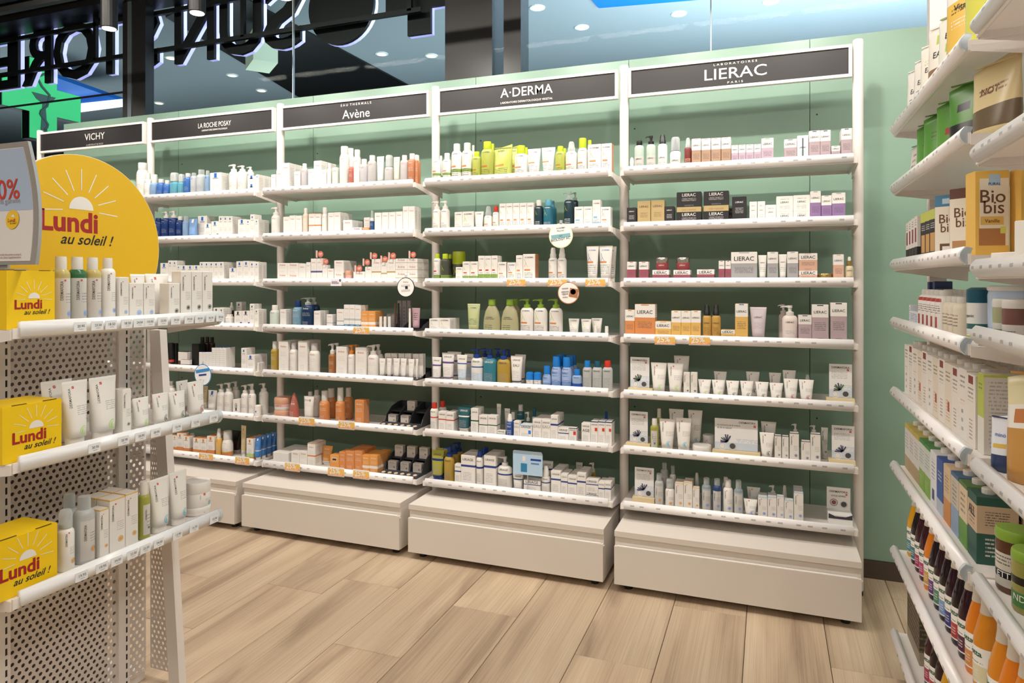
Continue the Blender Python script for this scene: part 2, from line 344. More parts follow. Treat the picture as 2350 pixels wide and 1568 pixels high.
# shop sign letters seen from behind (they face the mall)
YL = YG + .12
M_lb = simple('letter_back', '#0d0d10', .5); M_le = simple('letter_side_lit', '#e4e2ff', .4, emit='#b3b0ff', es=1.2)
def sign_piece(name, polys, label, z0, group=None):
    """polys: list of outlines (x,z) given as filled mesh (V,F) in metres; black back, lit return"""
    V, Fc = polys; t = thing(name, label, 'sign letter', (0, YL, 0), 0, group)
    from collections import Counter
    def extr(nm, y0, y1, mat, sc):
        n = len(V); cxm = sum(v[0] for v in V) / n
        P = [(v[0], y0, v[1]) for v in V] + [(v[0], y1, v[1]) for v in V]
        ed = Counter(); FF = []
        for f in Fc:
            FF.append(tuple(f)); FF.append(tuple(n + i for i in f)[::-1])
            for i in range(len(f)): ed[(f[i], f[(i + 1) % len(f)])] += 1
        for (a, b) in ed:
            if (b, a) not in ed: FF.append((a, b, n + b, n + a))
        link(nm, mk(nm, P, FF, mat), t)
    extr('back_panel', 0, .022, M_lb, 1); extr('lit_return', .0225, .052, M_le, 1); return t
BASEZ, CAPH = 2.855, .43
def letter(ch, x0, x1, lab):
    V, Fc = text_base(ch, .012); h0 = min(v[1] for v in V); h1 = max(v[1] for v in V)
    P = [((x0 + x1) / 2 - v[0] * (x1 - x0), BASEZ + (v[1] - h0) / (h1 - h0) * CAPH) for v in V]   # mirrored in x: read from outside
    sign_piece('sign_letter', (P, Fc), lab, BASEZ, 'backlit shop sign letters seen from behind')
def XL(px): return onY(px, 100, YL).x
for ch, a, b, lab in (('S', 603, 690, 'black reversed letter S of backlit shop sign beside the round disc'), ('U', 503, 600, 'black reversed letter U of backlit shop sign'), ('N', 400, 491, 'black reversed letter N of backlit shop sign'),
    ('S', 288, 362, 'reversed letter S of shop sign mostly hidden behind the window post'), ('T', 214, 288, 'black reversed letter T of backlit shop sign behind a spotlight'), ('O', 122, 218, 'black reversed letter O of backlit shop sign'), ('R', 50, 117, 'black reversed letter R of backlit shop sign above green cross'), ('E', -40, 41, 'reversed letter E of shop sign cut by the left edge')):
    letter(ch, XL(a), XL(b), lab)
n = 40; cxd, rd = (XL(708) + XL(858)) / 2, (XL(858) - XL(708)) / 2
sign_piece('sign_disc', ([(cxd + rd * cos(2 * pi * i / n), 3.07 + rd * sin(2 * pi * i / n)) for i in range(n)], [tuple(range(n))]), 'large black round disc with lit rim in the shop sign', 0)
x0, xs0, xs1 = XL(885), XL(935), XL(988); x1 = xs1 + (xs0 - x0)
sign_piece('sign_cross', ([(xs0, 2.82), (xs1, 2.82), (xs1, 2.975), (x1, 2.975), (x1, 3.135), (xs1, 3.135), (xs1, 3.28), (xs0, 3.28), (xs0, 3.135), (x0, 3.135), (x0, 2.975), (xs0, 2.975)], [(0, 1, 2, 11), (11, 2, 3, 4, 9, 10), (9, 4, 5, 8), (5, 6, 7, 8)]), 'black cross shaped piece of the shop sign with lit edge', 0)
fr = thing('letter_support_rack', 'black steel bar frame carrying the reversed sign letters', 'frame', (0, YG + .06, 0))
for zz in (2.94, 3.2): MB().box(XL(-60), XL(978), -.012, .012, zz - .014, zz + .014).build('rail', M_blk, fr)
for px in (12, 237, 573, 952): MB().box(XL(px) - .014, XL(px) + .014, -.012, .012, 2.94, 3.26).build('upright', M_blk, fr)
# green pharmacy cross, a blade sign standing out from the front
gx = thing('pharmacy_cross', 'glowing green cross sign with grey snake and bowl emblem', 'sign', (-6.25, 4.36, 2.985), pi / 2)
A_, B_ = .125, .36
cr_pts = [(-A_, -B_), (A_, -B_), (A_, -A_), (B_, -A_), (B_, A_), (A_, A_), (A_, B_), (-A_, B_), (-A_, A_), (-B_, A_), (-B_, -A_), (-A_, -A_)]
MB().prism(cr_pts, 'y', -.052, .052).build('lit_face', simple('cross_green', '#52e08a', .4, emit='#45e588', es=.6), gx)
MB().prism([(p * 1.02, q * 1.02) for p, q in cr_pts], 'y', -.045, .045).build('housing', M_blk, gx)
M_emb = simple('emblem_grey', '#5f7f76', .5)
MB().prism([(-.11, .05), (.11, .05), (.07, -.0), (.015, -.03), (-.015, -.03), (-.07, 0)], 'y', -.060, -.053).build('bowl', M_emb, gx)
MB().tube([(.035 * sin(i * .9), -.058, -.27 + i * .028) for i in range(10)] + [(.05, -.058, .06), (-.02, -.058, .12), (-.06, -.058, .19), (0, -.058, .24), (.07, -.058, .2)], .011, 6).build('snake', M_emb, gx, smooth=True)
MB().prism([(-.012, -.03), (.012, -.03), (.03, -.28), (.05, -.3), (-.05, -.3), (-.03, -.28)], 'y', -.060, -.053).build('stem', M_emb, gx)
MB().box(-.03, .03, -.04, .04, .36, 1.2).build('hanger', M_blk, gx)
ex = thing('exit_sign', 'hanging emergency exit sign box with green face behind the letters', 'sign', tuple(onY(600, 118, 6.2)), R(-38))
MB().box(-.22, .22, -.13, .13, -.17, .17).build('box', simple('exit_box', '#cfdcc0', .5, emit='#cfe2b4', es=.25), ex)
MB().box(-.228, -.221, -.11, .11, -.15, .15).build('face', simple('exit_face', '#3f9a3f', .4, emit='#3fae3f', es=.5), ex)
MB().box(-.01, .01, -.01, .01, .17, 3).build('rod', M_blk, ex).scale = (1, 1, .3)
# ---- track spots of the shop
M_lens = simple('spot_lens', '#ffffff', .3, emit='#fff4e2', es=14)
SPX = [-4.5, -3.43, -2.80, -2.24, -1.65, -1.05, -.45, .15]
tr = MB().box(-4.9, 1.1, -.017, .017, -.016, .016).build('track_rail', M_blk, None, (0, 2.78, 2.955)); tag(tr, 'black ceiling track carrying the row of spotlights', 'track')
for i in range(7): MB().box(-.006 , .006, -.006, .006, .016, .44).build('hanger', M_blk, tr, (-4.6 + i * .92, 0, 0))
vis = {-3.43: 'black cylindrical track spotlight left of the steel window post', -2.80: 'black cylindrical track spotlight in front of letter N', -2.24: 'black track spotlight cut by the top edge near letter S'}
for sx in SPX:
    t = thing('track_spotlight', vis.get(sx, 'black cylindrical track spotlight above the frame, %s in its row' % ORD[SPX.index(sx)]), 'spotlight', (sx, 2.78, 2.735), 0, 'spotlights on the ceiling track')
    MB().lathe([(.041, .0), (.043, .004), (.043, .155), (.038, .165)], 20).build('body', M_blk, t, smooth=False)
    MB().lathe([(.034, -.003), (.036, .001)], 20).build('lens', M_lens, t)
    MB().box(-.008, .008, -.008, .008, .16, .21).build('stem', M_blk, t)
    L = bpy.data.lights.new('spot', 'SPOT'); L.energy = 36; L.color = (1, .94, .86); L.spot_size = R(104); L.spot_blend = .6; L.shadow_soft_size = .03
    lo = bpy.data.objects.new('spot_light', L); C.objects.link(lo); lo.parent = t; lo.location = (0, 0, -.012); lo.rotation_euler = (R(38), 0, 0)
# ================================================================= wall shelving
M_wm = simple('white_powder_coat', '#e9e3de', .38); M_lam = simple('white_laminate', '#d9d1c8', .4); M_post = simple('post_paint', '#ddd5ce', .4)
M_sgn = simple('sign_charcoal', '#242223', .45)
PX0, YP, YS = -4.6445, 3.2457, 3.0615
BAYN = ['leftmost wall bay', 'second wall bay', 'third wall bay', 'fourth wall bay', 'rightmost wall bay']
SHN = ['top shelf', 'second shelf', 'third shelf', 'fourth shelf', 'fifth shelf', 'sixth shelf', 'lowest shelf']
for i in range(6):
    t = thing('upright_post', 'round white upright post, %s from the left along the green wall' % ORD[i], 'post', (PX0 + i, YP, 0), 0, 'posts of the wall shelving')
    MB().lathe([(.019, .02), (.0215, .022), (.0215, 2.352), (.019, 2.358)], 20).build('pole', M_post, t, smooth=False); smooth_angle(t.children[0])
    MB().lathe([(.02, 0), (.02, .01), (.01, .012), (.01, .022)], 12).build('levelling_foot', M_blk, t)
# signs
signs = [('VICHY', [('VICHY', 216, .18, .008, 0, .004, 'W'), ('L A B O R A T O I R E S', 216, .15, -.044, 0, 0, 'W')], 'white lettering'),
         ('LRP', [('LA ROCHE POSAY', 491, .25, .006, 0, 0, 'W', 1.35), ('LABORATOIRE DERMATOLOGIQUE', 491, .195, -.025, 0, .004, 'W', 1.1)], ''),
         ('AV', [('E A U  T H E R M A L E', 816, .195, .038, 0, .002, 'W', .9), ('Avène', 816, .175, -.014, 0, .002, 'W')], ''),
         ('AD', [('A·DERMA', 1207, .275, .014, 0, .006, 'W'), ('LABORATOIRE DERMATOLOGIQUE VEGETAL', 1207, .275, -.036, 0, .006, 'W')], ''),
         ('LI', [('L A B O R A T O I R E S', 1687, .185, .0425, 0, .0, 'W', .7), ('LIERAC', 1687, .265, .0, 0, .004, 'lgry', .82), ('P A R I S', 1687, .066, -.0425, 0, .0, 'W', .7)], '')]
SGL = ['black brand sign board over the leftmost wall bay behind yellow disc', 'black brand sign board with two tight lines of white capitals', 'black brand sign board with a mixed case name under small capitals', 'black brand sign board with a dotted name over one small line', 'largest black brand sign board over the rightmost wall bay']
for i, (k, tx, _) in enumerate(signs):
    xc = PX0 + i + .5; t = thing('brand_sign', SGL[i], 'sign', (xc, YP - .02, 2.266), 0, 'brand signs over the wall bays')
    hw, hh, fw = .4745, .069, .013
    mb = MB(); mb.box(-hw, hw, -.012, .012, hh - fw, hh); mb.box(-hw, hw, -.012, .012, -hh, -hh + fw); mb.box(-hw, -hw + fw, -.012, .012, -hh + fw, hh - fw); mb.box(hw - fw, hw, -.012, .012, -hh + fw, hh - fw)
    mb.build('frame', M_wm, t); MB().box(-hw + fw, hw - fw, -.006, .008, -hh + fw, hh - fw).build('panel', M_sgn, t)
    for s, px, w, dz, sh, bo, cl, *hs in tx:
        cx = onY(px, 250, YP - .03).x - xc
        lettering(t, s, cx, dz, w, cl, lambda x, z: -.0062, bold=bo, shear=sh, hs=hs[0] if hs else 1)
# shelves
def rail_mat():
    m = bpy.data.materials.new('price_rail'); n, l, b = nodes(m); uv = n.new('ShaderNodeUVMap'); uv.uv_map = 'UVMap'
    sp = n.new('ShaderNodeSeparateXYZ'); l.new(uv.outputs[0], sp.inputs[0]); U, V = sp.outputs[0], sp.outputs[1]
    lu = mth(n, l, 'MULTIPLY', U, 17.5); row = mth(n, l, 'FLOOR', lu); fr = mth(n, l, 'FRACT', lu)
    oi = n.new('ShaderNodeObjectInfo'); wn = n.new('ShaderNodeTexWhiteNoise'); wn.noise_dimensions = '2D'; cx = n.new('ShaderNodeCombineXYZ'); l.new(row, cx.inputs[0]); l.new(oi.outputs['Random'], cx.inputs[1]); l.new(cx.outputs[0], wn.inputs['Vector'])
    st = mth(n, l, 'MULTIPLY', wn.outputs[0], .45); d = mth(n, l, 'SUBTRACT', fr, st)
    a = mth(n, l, 'MULTIPLY', mth(n, l, 'GREATER_THAN', d, .1), mth(n, l, 'LESS_THAN', d, .42)); a = mth(n, l, 'MULTIPLY', a, mth(n, l, 'GREATER_THAN', wn.outputs[0], .12))
    a = mth(n, l, 'MULTIPLY', a, mth(n, l, 'MULTIPLY', mth(n, l, 'GREATER_THAN', V, .44), mth(n, l, 'LESS_THAN', V, .62)))
    t = n.new('ShaderNodeTexNoise'); t.inputs['Scale'].default_value = 320; l.new(uv.outputs[0], t.inputs['Vector']); a = mth(n, l, 'MULTIPLY', a, mth(n, l, 'GREATER_THAN', t.outputs[0], .46))
    mx = n.new('ShaderNodeMixRGB'); l.new(mth(n, l, 'MULTIPLY', a, .7), mx.inputs[0]); mx.inputs[1].default_value = lin('#f4f1f1'); mx.inputs[2].default_value = lin('#4b4850'); l.new(mx.outputs[0], b.inputs['Base Color']); b.inputs['Roughness'].default_value = .25
    return m
M_rail = rail_mat(); M_rclear = clear('rail_clear', '#dfe6ea', .35, .1)
def rail_mesh(L):
    """half-round price strip along x, facing -y, base at z=0"""
    pr = [(.004, .0)] + [(-.011 * sin(pi * i / 7) - .002, .037 * i / 7) for i in range(8)] + [(.010, .034), (.012, .0)]
    V = []; n = len(pr)
    for x in (-L / 2, L / 2): V += [(x, p, q) for p, q in pr]
    Fc = []; uv = []
    for i in range(n):
        j = (i + 1) % n; Fc.append((i, n + i, n + j, j)); v0 = pr[i][1] / .037; v1 = pr[j][1] / .037
        uv.append([(0, v0), (L, v0), (L, v1), (0, v1)])
    Fc += [tuple(range(n)), tuple(range(n, 2 * n))[::-1]]; uv += [[(0, 0)] * n] * 2
    return mk('price_rail', V, Fc, M_rail, uv, True)
def shelf_tree(L, D, label, loc, rz, group, clearend=False, bd=.036):
    """shelf: origin at front-bottom centre, front faces -y, depth D towards +y"""
    t = thing('shelf', label, 'shelf', loc, rz, group); h = L / 2
    mb = MB(); mb.box(-h, h, .006, D, .012, .02); mb.box(-h, h, 0, .006, 0, .024); mb.box(-h, -h + .004, .006, D, -.004, .012); mb.box(h - .004, h, .006, D, -.004, .012); mb.box(-h + .004, h - .004, D - .004, D, 0, .012)
    mb.build('tray', M_wm, t)
    ro = link('price_rail', rail_mesh(L - .03), t, (-.0, -.002, .003))
    if clearend:
        mb = MB(); mb.prism([(-.011 * sin(pi * i / 7) - .004, .039 * i / 7) for i in range(8)] + [(.010, .036)], 'x', h - .014, h - .002); mb.build('rail_cover_end', M_rclear, t)
    for sx in (-h - .0035, h + .0005):
        MB().prism([(.004, -.003), (.004, .02), (D - .08, .02), (D - .08, -bd), (D - .13, -bd * .8)], 'x', sx, sx + .003).build('bracket', M_wm, t)
    return t
LIP0 = 1.807
for b in range(5):
    for k in range(7):
        shelf_tree(.957, .30, 'white metal %s with white price rail on %s' % (SHN[k], BAYN[b]), (PX0 + b + .5, YS, LIP0 - .25 * k), 0, 'shelves of the wall bays')
# base cabinets
for b in range(5):
    t = thing('base_cabinet', 'low white %s below the %s' % ('drawer cabinet', BAYN[b]), 'cabinet', (PX0 + b + .5, 2.9158, 0), 0, 'white base cabinets under the wall bays'); h = .4755
    MB().box(-h, h, .006, YW - 2.9158 - .03, .032, .235).build('body', M_lam, t)
    o = MB().box(-h - .001, h + .001, -.004, YW - 2.9158 - .02, .2355, .2588).build('top_board', M_lam, t)
    o = MB().box(-h, h, -.012, .005, .034, .196).build('drawer_front', M_lam, t)
    MB().box(-h + .012, h - .012, -.0115, .004, .1962, .1985).build('pull_edge', simple('edge_band', '#e6e0d9', .45), o)
    for sx in (-1, 1):
        MB().lathe([(.018, .0), (.018, .012), (.008, .014), (.008, .032)], 12, sx * (h - .05), .05).build('foot', M_blk, t)
    MB().box(h - .004, h + .0045, -.008, -.002, .186, .192).build('drawer_stop', M_wm, t)
# ================================================================= left display gondola (faces +x)
GS = .94   # stand is this much nearer than first surveyed
LX = -1.72 * GS
def perf(name, fn, W, H, mat, parent, p=.019, r=.0056):
    V = []; Fc = []; rows = int(H / (p * .866)); ph = H / rows; cols = int(W / p); pw = W / cols
    for j in range(rows):
        off = (j % 2) * pw / 2
        for i in range(cols + (1 if j % 2 else 0)):
            x0 = i * pw - off; x1 = x0 + pw; z0 = j * ph; z1 = z0 + ph; x0 = max(x0, 0); x1 = min(x1, W)
            b = len(V)
            if x1 - x0 < pw * .9:
                V += [fn(x, z) for x, z in ((x0, z0), (x1, z0), (x1, z1), (x0, z1))]; Fc.append((b, b + 1, b + 2, b + 3)); continue
            cx, cz = (x0 + x1) / 2, (z0 + z1) / 2
            out = [(x1, cz), (x1, z1), (cx, z1), (x0, z1), (x0, cz), (x0, z0), (cx, z0), (x1, z0)]
            V += [fn(x, z) for x, z in out] + [fn(cx + r * cos(pi * k / 4), cz + r * sin(pi * k / 4)) for k in range(8)]
            Fc += [(b + k, b + (k + 1) % 8, b + 8 + (k + 1) % 8, b + 8 + k) for k in range(8)]
    o = link(name, mk(name, V, Fc, mat), parent); s = o.modifiers.new('sheet', 'SOLIDIFY'); s.thickness = .0016; return o
M_perf = simple('perforated_sheet', '#d3cac3', .5)
g = thing('display_gondola', 'white perforated metal display stand at the left edge', 'display stand', (0, 0, 0))
XB = -2.06 * GS
perf('perforated_panel', lambda u, v: (XB, .85 + u, .04 + v), .376, 1.15, M_perf, g); perf('perforated_panel', lambda u, v: (XB, 1.266 + u, .04 + v), .331, 1.15, M_perf, g); perf('perforated_panel', lambda u, v: (XB, 1.637 + u, .04 + v), .068, 1.15, M_perf, g)
for yy in (1.246, 1.617):
    o = MB().box(XB - .02, XB + .008, yy - .02, yy + .02, 0, 1.19).build('upright', M_wm, g)
    mb = MB()
    for i in range(40): mb.box(XB + .0081, XB + .0086, yy + .006, yy + .011, .03 + i * .029, .048 + i * .029)
    mb.build('slot_row', M_blk, o)
YE = 1.722
def side(u, v):
    w = .10 + (.012 - .10) * v / 1.12
    return (XB + u * w / .1, YE, .04 + v)
perf('perforated_end_panel', side, .1, 1.12, M_perf, g)
mb = MB(); mb.v = []
for z, w in ((0, .098), (1.17, .012)):
    mb.v += [(XB + w, YE - .014, z), (XB + .045 + w, YE - .014, z), (XB + .045 + w, YE + .014, z), (XB + w, YE + .014, z)]
mb.f = [(3, 2, 1, 0), (4, 5, 6, 7)] + [(i, (i + 1) % 4, 4 + (i + 1) % 4, 4 + i) for i in range(4)]
mb.build('slanted_leg', M_wm, g)
MB().box(XB - .05, XB - .045, .85, 1.60, .035, 1.17).build('rear_panel', simple('rear_sheet', '#7d7068', .6), g)
MB().box(XB - .3, XB - .022, .85, 1.72, 0, .035).build('base', M_wm, g)
LSH = [1.33 - .14 * GS, 1.33 - .469 * GS, 1.33 - .80 * GS]; LY0, LY1 = 1.135 * GS, 1.806 * GS
LSN = ['upper shelf', 'middle shelf', 'lower shelf']
tickets = [['20.95', '23.50', '18.50', '18.50', '24.50', '10.95', '23.95', '29.50', '39.50', '38.50', '26.50', '29.50'], ['20.95', '20.95', '20.95', '20.95', '22.95', '22.95', '17.95'], ['19.95', '19.95', '24.50', '22.50', '22.50', '24.50', '13.90', '16.95', '32.90']]
tkx = [[566, 695, 798, 917, 1008, 1088, 1187, 1285, 1385, 1463, 1545, 1620], [932, 1235, 1412, 1570, 1793, 1985, 2172], [567, 718, 828, 945, 1040, 1138, 1278, 1400, 1548]]
tks = [3.267, 4.519, 3.2135]
M_tk = simple('ticket_paper', '#e9ecef', .4)
for k in range(3):
    t = shelf_tree(LY1 - LY0, .298, 'white metal %s of left display stand with price tickets' % LSN[k], (LX, (LY0 + LY1) / 2, LSH[k]), pi / 2, 'shelves of the left display stand', True)
    # plain rail without the dense tickets of the wall bays
    for ch in t.children:
        if ch.name.startswith('price_rail'): ch.data.materials[0] = simple('plain_rail', '#eceef0', .22)
    for s, px in zip(tickets[k], tkx[k]):
        Y = onX(px / tks[k], 800, LX).y - (LY0 + LY1) / 2
        tk = MB().box(Y - .0165, Y + .0165, -.0168, -.0156, .008, .031).build('price_ticket', M_tk, t)
        lettering(tk, s, Y + .002, .021, .019, 'dgry', lambda x, z: -.0168); lettering(tk, '--', Y + .002, .0135, .012, 'gry', lambda x, z: -.0168, name='print_line', hs=.5)
# ================================================================= right gondola (faces -x)
RX = .404; RSA = [1.831, 1.629, 1.367, 1.17, .931, .677, .386, .10]; RSB = [1.838, 1.573, 1.336, 1.20, .928, .692, .42]
RY = [2.706, 1.706, .72]
for k, z in enumerate(RSA):
    shelf_tree(.942, .30, 'white metal shelf with price rail, %s from top in farther right bay' % ORD[k], (RX, (RY[0] + RY[1]) / 2, z), -pi / 2, 'shelves of the right gondola', True)
for k, z in enumerate(RSB):
    shelf_tree(.925, .30, 'white metal shelf with price rail, %s from top in nearer right bay' % ORD[k], (RX, (RY[1] + RY[2]) / 2, z), -pi / 2, 'shelves of the right gondola', True)
rg = thing('gondola_frame', 'white upright posts carrying the shelves at the right edge', 'display stand', (RX + .2, 0, 0))
for yy in (2.709, 1.706, .72): MB().box(-.09, -.04, yy - .022, yy + .022, 0, 2.5).build('upright', M_post, rg)
MB().box(.3, .4, .72, 2.68, .0, .08).build('base', M_post, rg)
# ================================================================= products
DES = {}
def D(key, look, base, bands=(), prints=(), text=(), mat='c', rough=None):
    DES[key] = (look, base, bands, prints, text, mat, rough)
def dmat(key):
    look, base, bands, prints, text, mat, rough = DES[key]
    r = rough if rough is not None else {'c': .5, 'p': .3, 't': .08, 'f': .25, 'm': .3}[mat]
    return printed('print_' + key, base, bands, prints, r, {'t': .38, 'f': .72}.get(mat, 1.0), .8 if mat == 'm' else 0)
SIDE = (2.15, 2.85, .15, .85, 'gry', 13)
def P(u0, u1, v0, v1, c='dgry', n=5): return (u0, u1, v0, v1, c, n)
# Lierac-type cartons: white head with dark name, coloured lower part
def li(key, look, c, split=.6, tab='mau', ic='K', mat='c'):
    D(key, look, 'W', [(0, split, c)], [P(.3, .7, .955, .985, tab, 0), P(.14, .86, split * .45, split * .8, 'dgry', 5), P(.3, .7, .05, split * .18, 'dgry', 2), SIDE], [('LIERAC', .5, split + (1 - split) * .42, .76, ic)], mat)
li('li_tan', 'white and tan', 'tan'); li('li_lil', 'white and lilac', 'lil', .62, 'grn'); li('li_mau', 'white and mauve', 'mau', .64, 'dgry'); li('li_pur', 'white and purple', 'pur', .62, 'gry')
li('li_rose', 'white and dark rose', 'rose', .62, 'rose'); li('li_gry', 'white and grey', 'gry', .62, 'gry'); li('li_pea', 'white and peach', 'pea', .62, 'pea'); li('li_or', 'white and orange', 'org', .6, 'org'); li('li_ye', 'white and golden yellow', 'yel', .58, 'org'); li('li_yeb', 'blue tabbed white and yellow', 'yel', .64, 'roy'); li('li_bod', 'white and pale mauve', 'mau', .66, 'dgry')
D('li_blk', 'black', 'char', [], [P(.2, .8, .38, .6, 'lgry', 5), P(.3, .7, .05, .13, 'gry', 2)], [('LIERAC', .5, .8, .55, 'W')], 'c', .3)
D('li_gld', 'gold', 'gold', [], [P(.2, .8, .35, .55, 'brn', 5), P(.25, .75, .06, .12, 'brn', 2)], [('LIERAC', .5, .78, .7, 'brn')], 'c', .3)
D('li_slab', 'gold banded', 'gold', [], [P(.2, .8, .3, .6, 'brn', 2)], [], 'c', .3)
D('li_wht', 'plain white', 'W', [], [P(.2, .8, .75, .88, 'gry', 1), P(.2, .8, .12, .4, 'gry', 3)], [('LIERAC', .5, .6, .5, 'K')])
D('li_glass', 'pale green clear', 'pgrn', [], [P(.0, 1, .08, .56, 'W', 0), P(.15, .85, .12, .3, 'gry', 4)], [('LIERAC', .5, .46, .8, 'K')], 'f')
D('li_cream', 'cream white', 'W', [], [P(.15, .85, .1, .3, 'gry', 3)], [('LIERAC', .5, .46, .8, 'K')], 'p')
D('li_red', 'red amber', '#8e3a34', [(0, .5, '#a84a2c')], [P(.15, .85, .2, .45, 'W', 3)], [], 'f')
D('li_tube', 'white', 'W', [], [P(.2, .8, .28, .5, 'gry', 3)], [('LIERAC', .5, .72, .7, 'K')], 'p')
D('li_tubl', 'pale lilac', '#cfc0c9', [], [P(.2, .8, .28, .5, 'gry', 4)], [('LIERAC', .5, .7, .6, 'K')], 'p')
D('li_pump', 'pale pink', '#e9d9d4', [], [P(.2, .8, .3, .45, 'gry', 3), P(.3, .7, .06, .12, 'gry', 1)], [('LIERAC', .5, .74, .65, 'K')], 'p')
D('li_oil', 'golden yellow', 'yel', [], [P(.2, .8, .2, .5, 'brn', 5)], [('LIERAC', .5, .68, .85, 'K')], 'f')
D('li_jrose', 'rose', '#b8494f', [], [], [('LIERAC', .5, .6, .55, 'W')], 'f'); D('li_jgold', 'gold lidded', '#b08a4a', [], [], [('LIERAC', .5, .45, .5, 'brn')], 'f')
D('li_ser', 'beige', 'sand', [], [P(.2, .8, .2, .4, 'brn', 3)], [('LIERAC', .5, .7, .8, 'K')], 'p')
# white pharmacy line with vertical name, red cross square and round emblem
def de(key, look, base, top, em, mat='c', tv=.76, tu=.2, side=True):
    bands = [(.965, 1, top)] if top else []
    D(key, look, base, bands, [P(.45, .92, .38, .56, 'gry', 5)] + ([SIDE] if side else []), [('DERMAFORA', tu, tv - .02, .3, 'dgry', 90), ('#', tu + .17, min(tv + .14, .93), .08, 'red'), ('@', .68, .225, .34, em)], mat)
de('de_gry', 'white', 'bone', None, 'dgry'); de('de_blu', 'blue topped white', 'bone', 'sky', '#7d9be0'); de('de_or', 'orange topped white', 'bone', 'yel', '#e3a03a'); de('de_vio', 'violet topped white', 'bone', '#4a4560', '#7b7391'); de('de_bem', 'white blue emblem', 'bone', None, '#8fb4e6')
de('de_tg', 'green emblem white', '#efece6', None, '#b6dd7a', 'p'); de('de_tk', 'grey emblem white', '#efece6', None, '#6d7468', 'p'); de('de_tr', 'red emblem white', '#efece6', None, '#c06a70', 'p'); de('de_tb', 'turquoise emblem white', '#efece6', None, '#6fc0d6', 'p'); de('de_tl', 'blue emblem white', '#efece6', None, '#7d9be0', 'p'); de('de_jar', 'turquoise emblem white', '#efece6', None, '#6fc0d6', 'p')
de('de_bor', 'white orange emblem', '#efece6', None, '#e3a03a', 'p'); de('de_bbl', 'white blue emblem', '#efece6', None, '#7d9be0', 'p')
D('de_cl', 'clear', '#cfd3d2', [], [P(.08, .92, .06, .8, 'W', 0), P(.45, .9, .4, .6, 'gry', 4)], [('DERMAFORA', .2, .58, .3, 'dgry', 90), ('@', .68, .25, .3, '#e3a03a')], 'f')
D('de_clb', 'clear blue emblem', '#c5cdd2', [(.86, 1, '#9fb3c0')], [P(.08, .92, .06, .8, 'W', 0), P(.45, .9, .4, .6, 'gry', 4)], [('DERMAFORA', .2, .58, .3, 'dgry', 90), ('@', .68, .25, .34, '#7d9be0')], 'f')
D('de_nb', 'blue filled clear', '#31558f', [], [P(.08, .92, .06, .8, 'W', 0), P(.45, .9, .4, .6, 'gry', 4)], [('DERMAFORA', .2, .58, .3, 'dgry', 90), ('@', .68, .25, .34, '#7d9be0')], 'f')
D('de_yw', 'yellow filled clear', '#d6c46a', [], [P(.02, 1, .06, .84, 'W', 0), P(.45, .9, .4, .6, 'gry', 4)], [('DERMAFORA', .2, .62, .34, 'dgry', 90), ('#', .4, .80, .1, 'red'), ('@', .74, .21, .34, '#7fa9e8')], 'f')
D('de_gn', 'green filled clear', '#2f7a45', [], [P(.02, 1, .06, .84, 'W', 0), P(.45, .9, .4, .6, 'gry', 4)], [('DERMAFORA', .2, .62, .34, 'dgry', 90), ('#', .4, .80, .1, 'red'), ('@', .74, .21, .34, '#7fa9e8')], 'f')
D('de_oil', 'yellow green oil', '#b7b833', [], [P(.15, .85, .1, .78, 'W', 0), P(.4, .8, .3, .6, 'gry', 4)], [('DERMAFORA', .3, .55, .24, 'dgry', 90), ('@', .6, .26, .24, 'dgry')], 'f')
# green botanical line with swooping mark
def ad(key, look, base, bands, mark, mat='c', bar='org', name='K', v=.5):
    D(key, look, base, bands, ([(2, 3, 0, 1.1, '#cf7f35', 0)] if key == 'ad_or' else []) + [P(.1, .6, v - .1, v - .04, bar, 0), P(.1, .8, .1, v - .14, 'dgry', 5), SIDE], [('A·DERMA', .5, .88, .72, name), ('~', .27, .68, .3, mark)], mat)
ad('ad_gb', 'green banded white', 'W', [(.3, .4, 'grn')], 'lime', 'p', 'org', 'dgry', .55); ad('ad_lime', 'lime green', '#c3cb43', [], 'lime', 'f', 'org', 'dgrn'); ad('ad_w', 'white', 'W', [], 'lime', 'p', 'org', 'dgry'); ad('ad_or', 'orange sided white', 'W', [], 'yel', 'c', 'org', 'dgry'); ad('ad_wg', 'white and green', 'W', [(0, .3, 'grn')], 'lime', 'c', 'red', 'dgry', .52)
ad('ad_c', 'white yellow marked', 'W', [], 'lime', 'c', 'lgry', 'dgry', .45); ad('ad_co', 'white orange marked', 'W', [], 'org', 'c', 'org', 'dgry', .45); ad('ad_bl', 'white orange and blue striped', 'W', [], 'blu', 'p', 'org', 'blu', .55); ad('ad_ct', 'white teal marked', 'W', [(.14, .2, 'aqua')], 'lime', 'c', 'aqua', 'dgry', .45)
D('ad_dk', 'dark teal', '#123744', [], [P(.1, .7, .1, .35, 'W', 4)], [('A·DERMA', .5, .9, .7, 'W'), ('~', .27, .7, .28, 'lime')], 'p'); D('ad_tl', 'teal', '#1f7d97', [], [P(.1, .8, .08, .3, 'W', 4)], [('A·DERMA', .5, .9, .7, 'W'), ('~', .3, .7, .3, 'lime')], 'f')
D('ad_oil', 'pale olive', '#c2bd8c', [], [P(.15, .6, .1, .3, 'dgrn', 3), P(.15, .75, .45, .52, 'dgry', 1)], [('A·DERMA', .42, .56, .5, 'dgry')], 'f'); D('ad_gel', 'pale green clear', '#d3dc9c', [], [P(.15, .8, .15, .4, 'dgrn', 4)], [('A·DERMA', .5, .86, .6, 'dgry'), ('~', .25, .66, .24, 'lime')], 'f'); D('ad_cl', 'dark grey clear', '#565a4c', [(0, .3, 'grn')], [], [('~', .4, .6, .3, 'lime')], 'f')
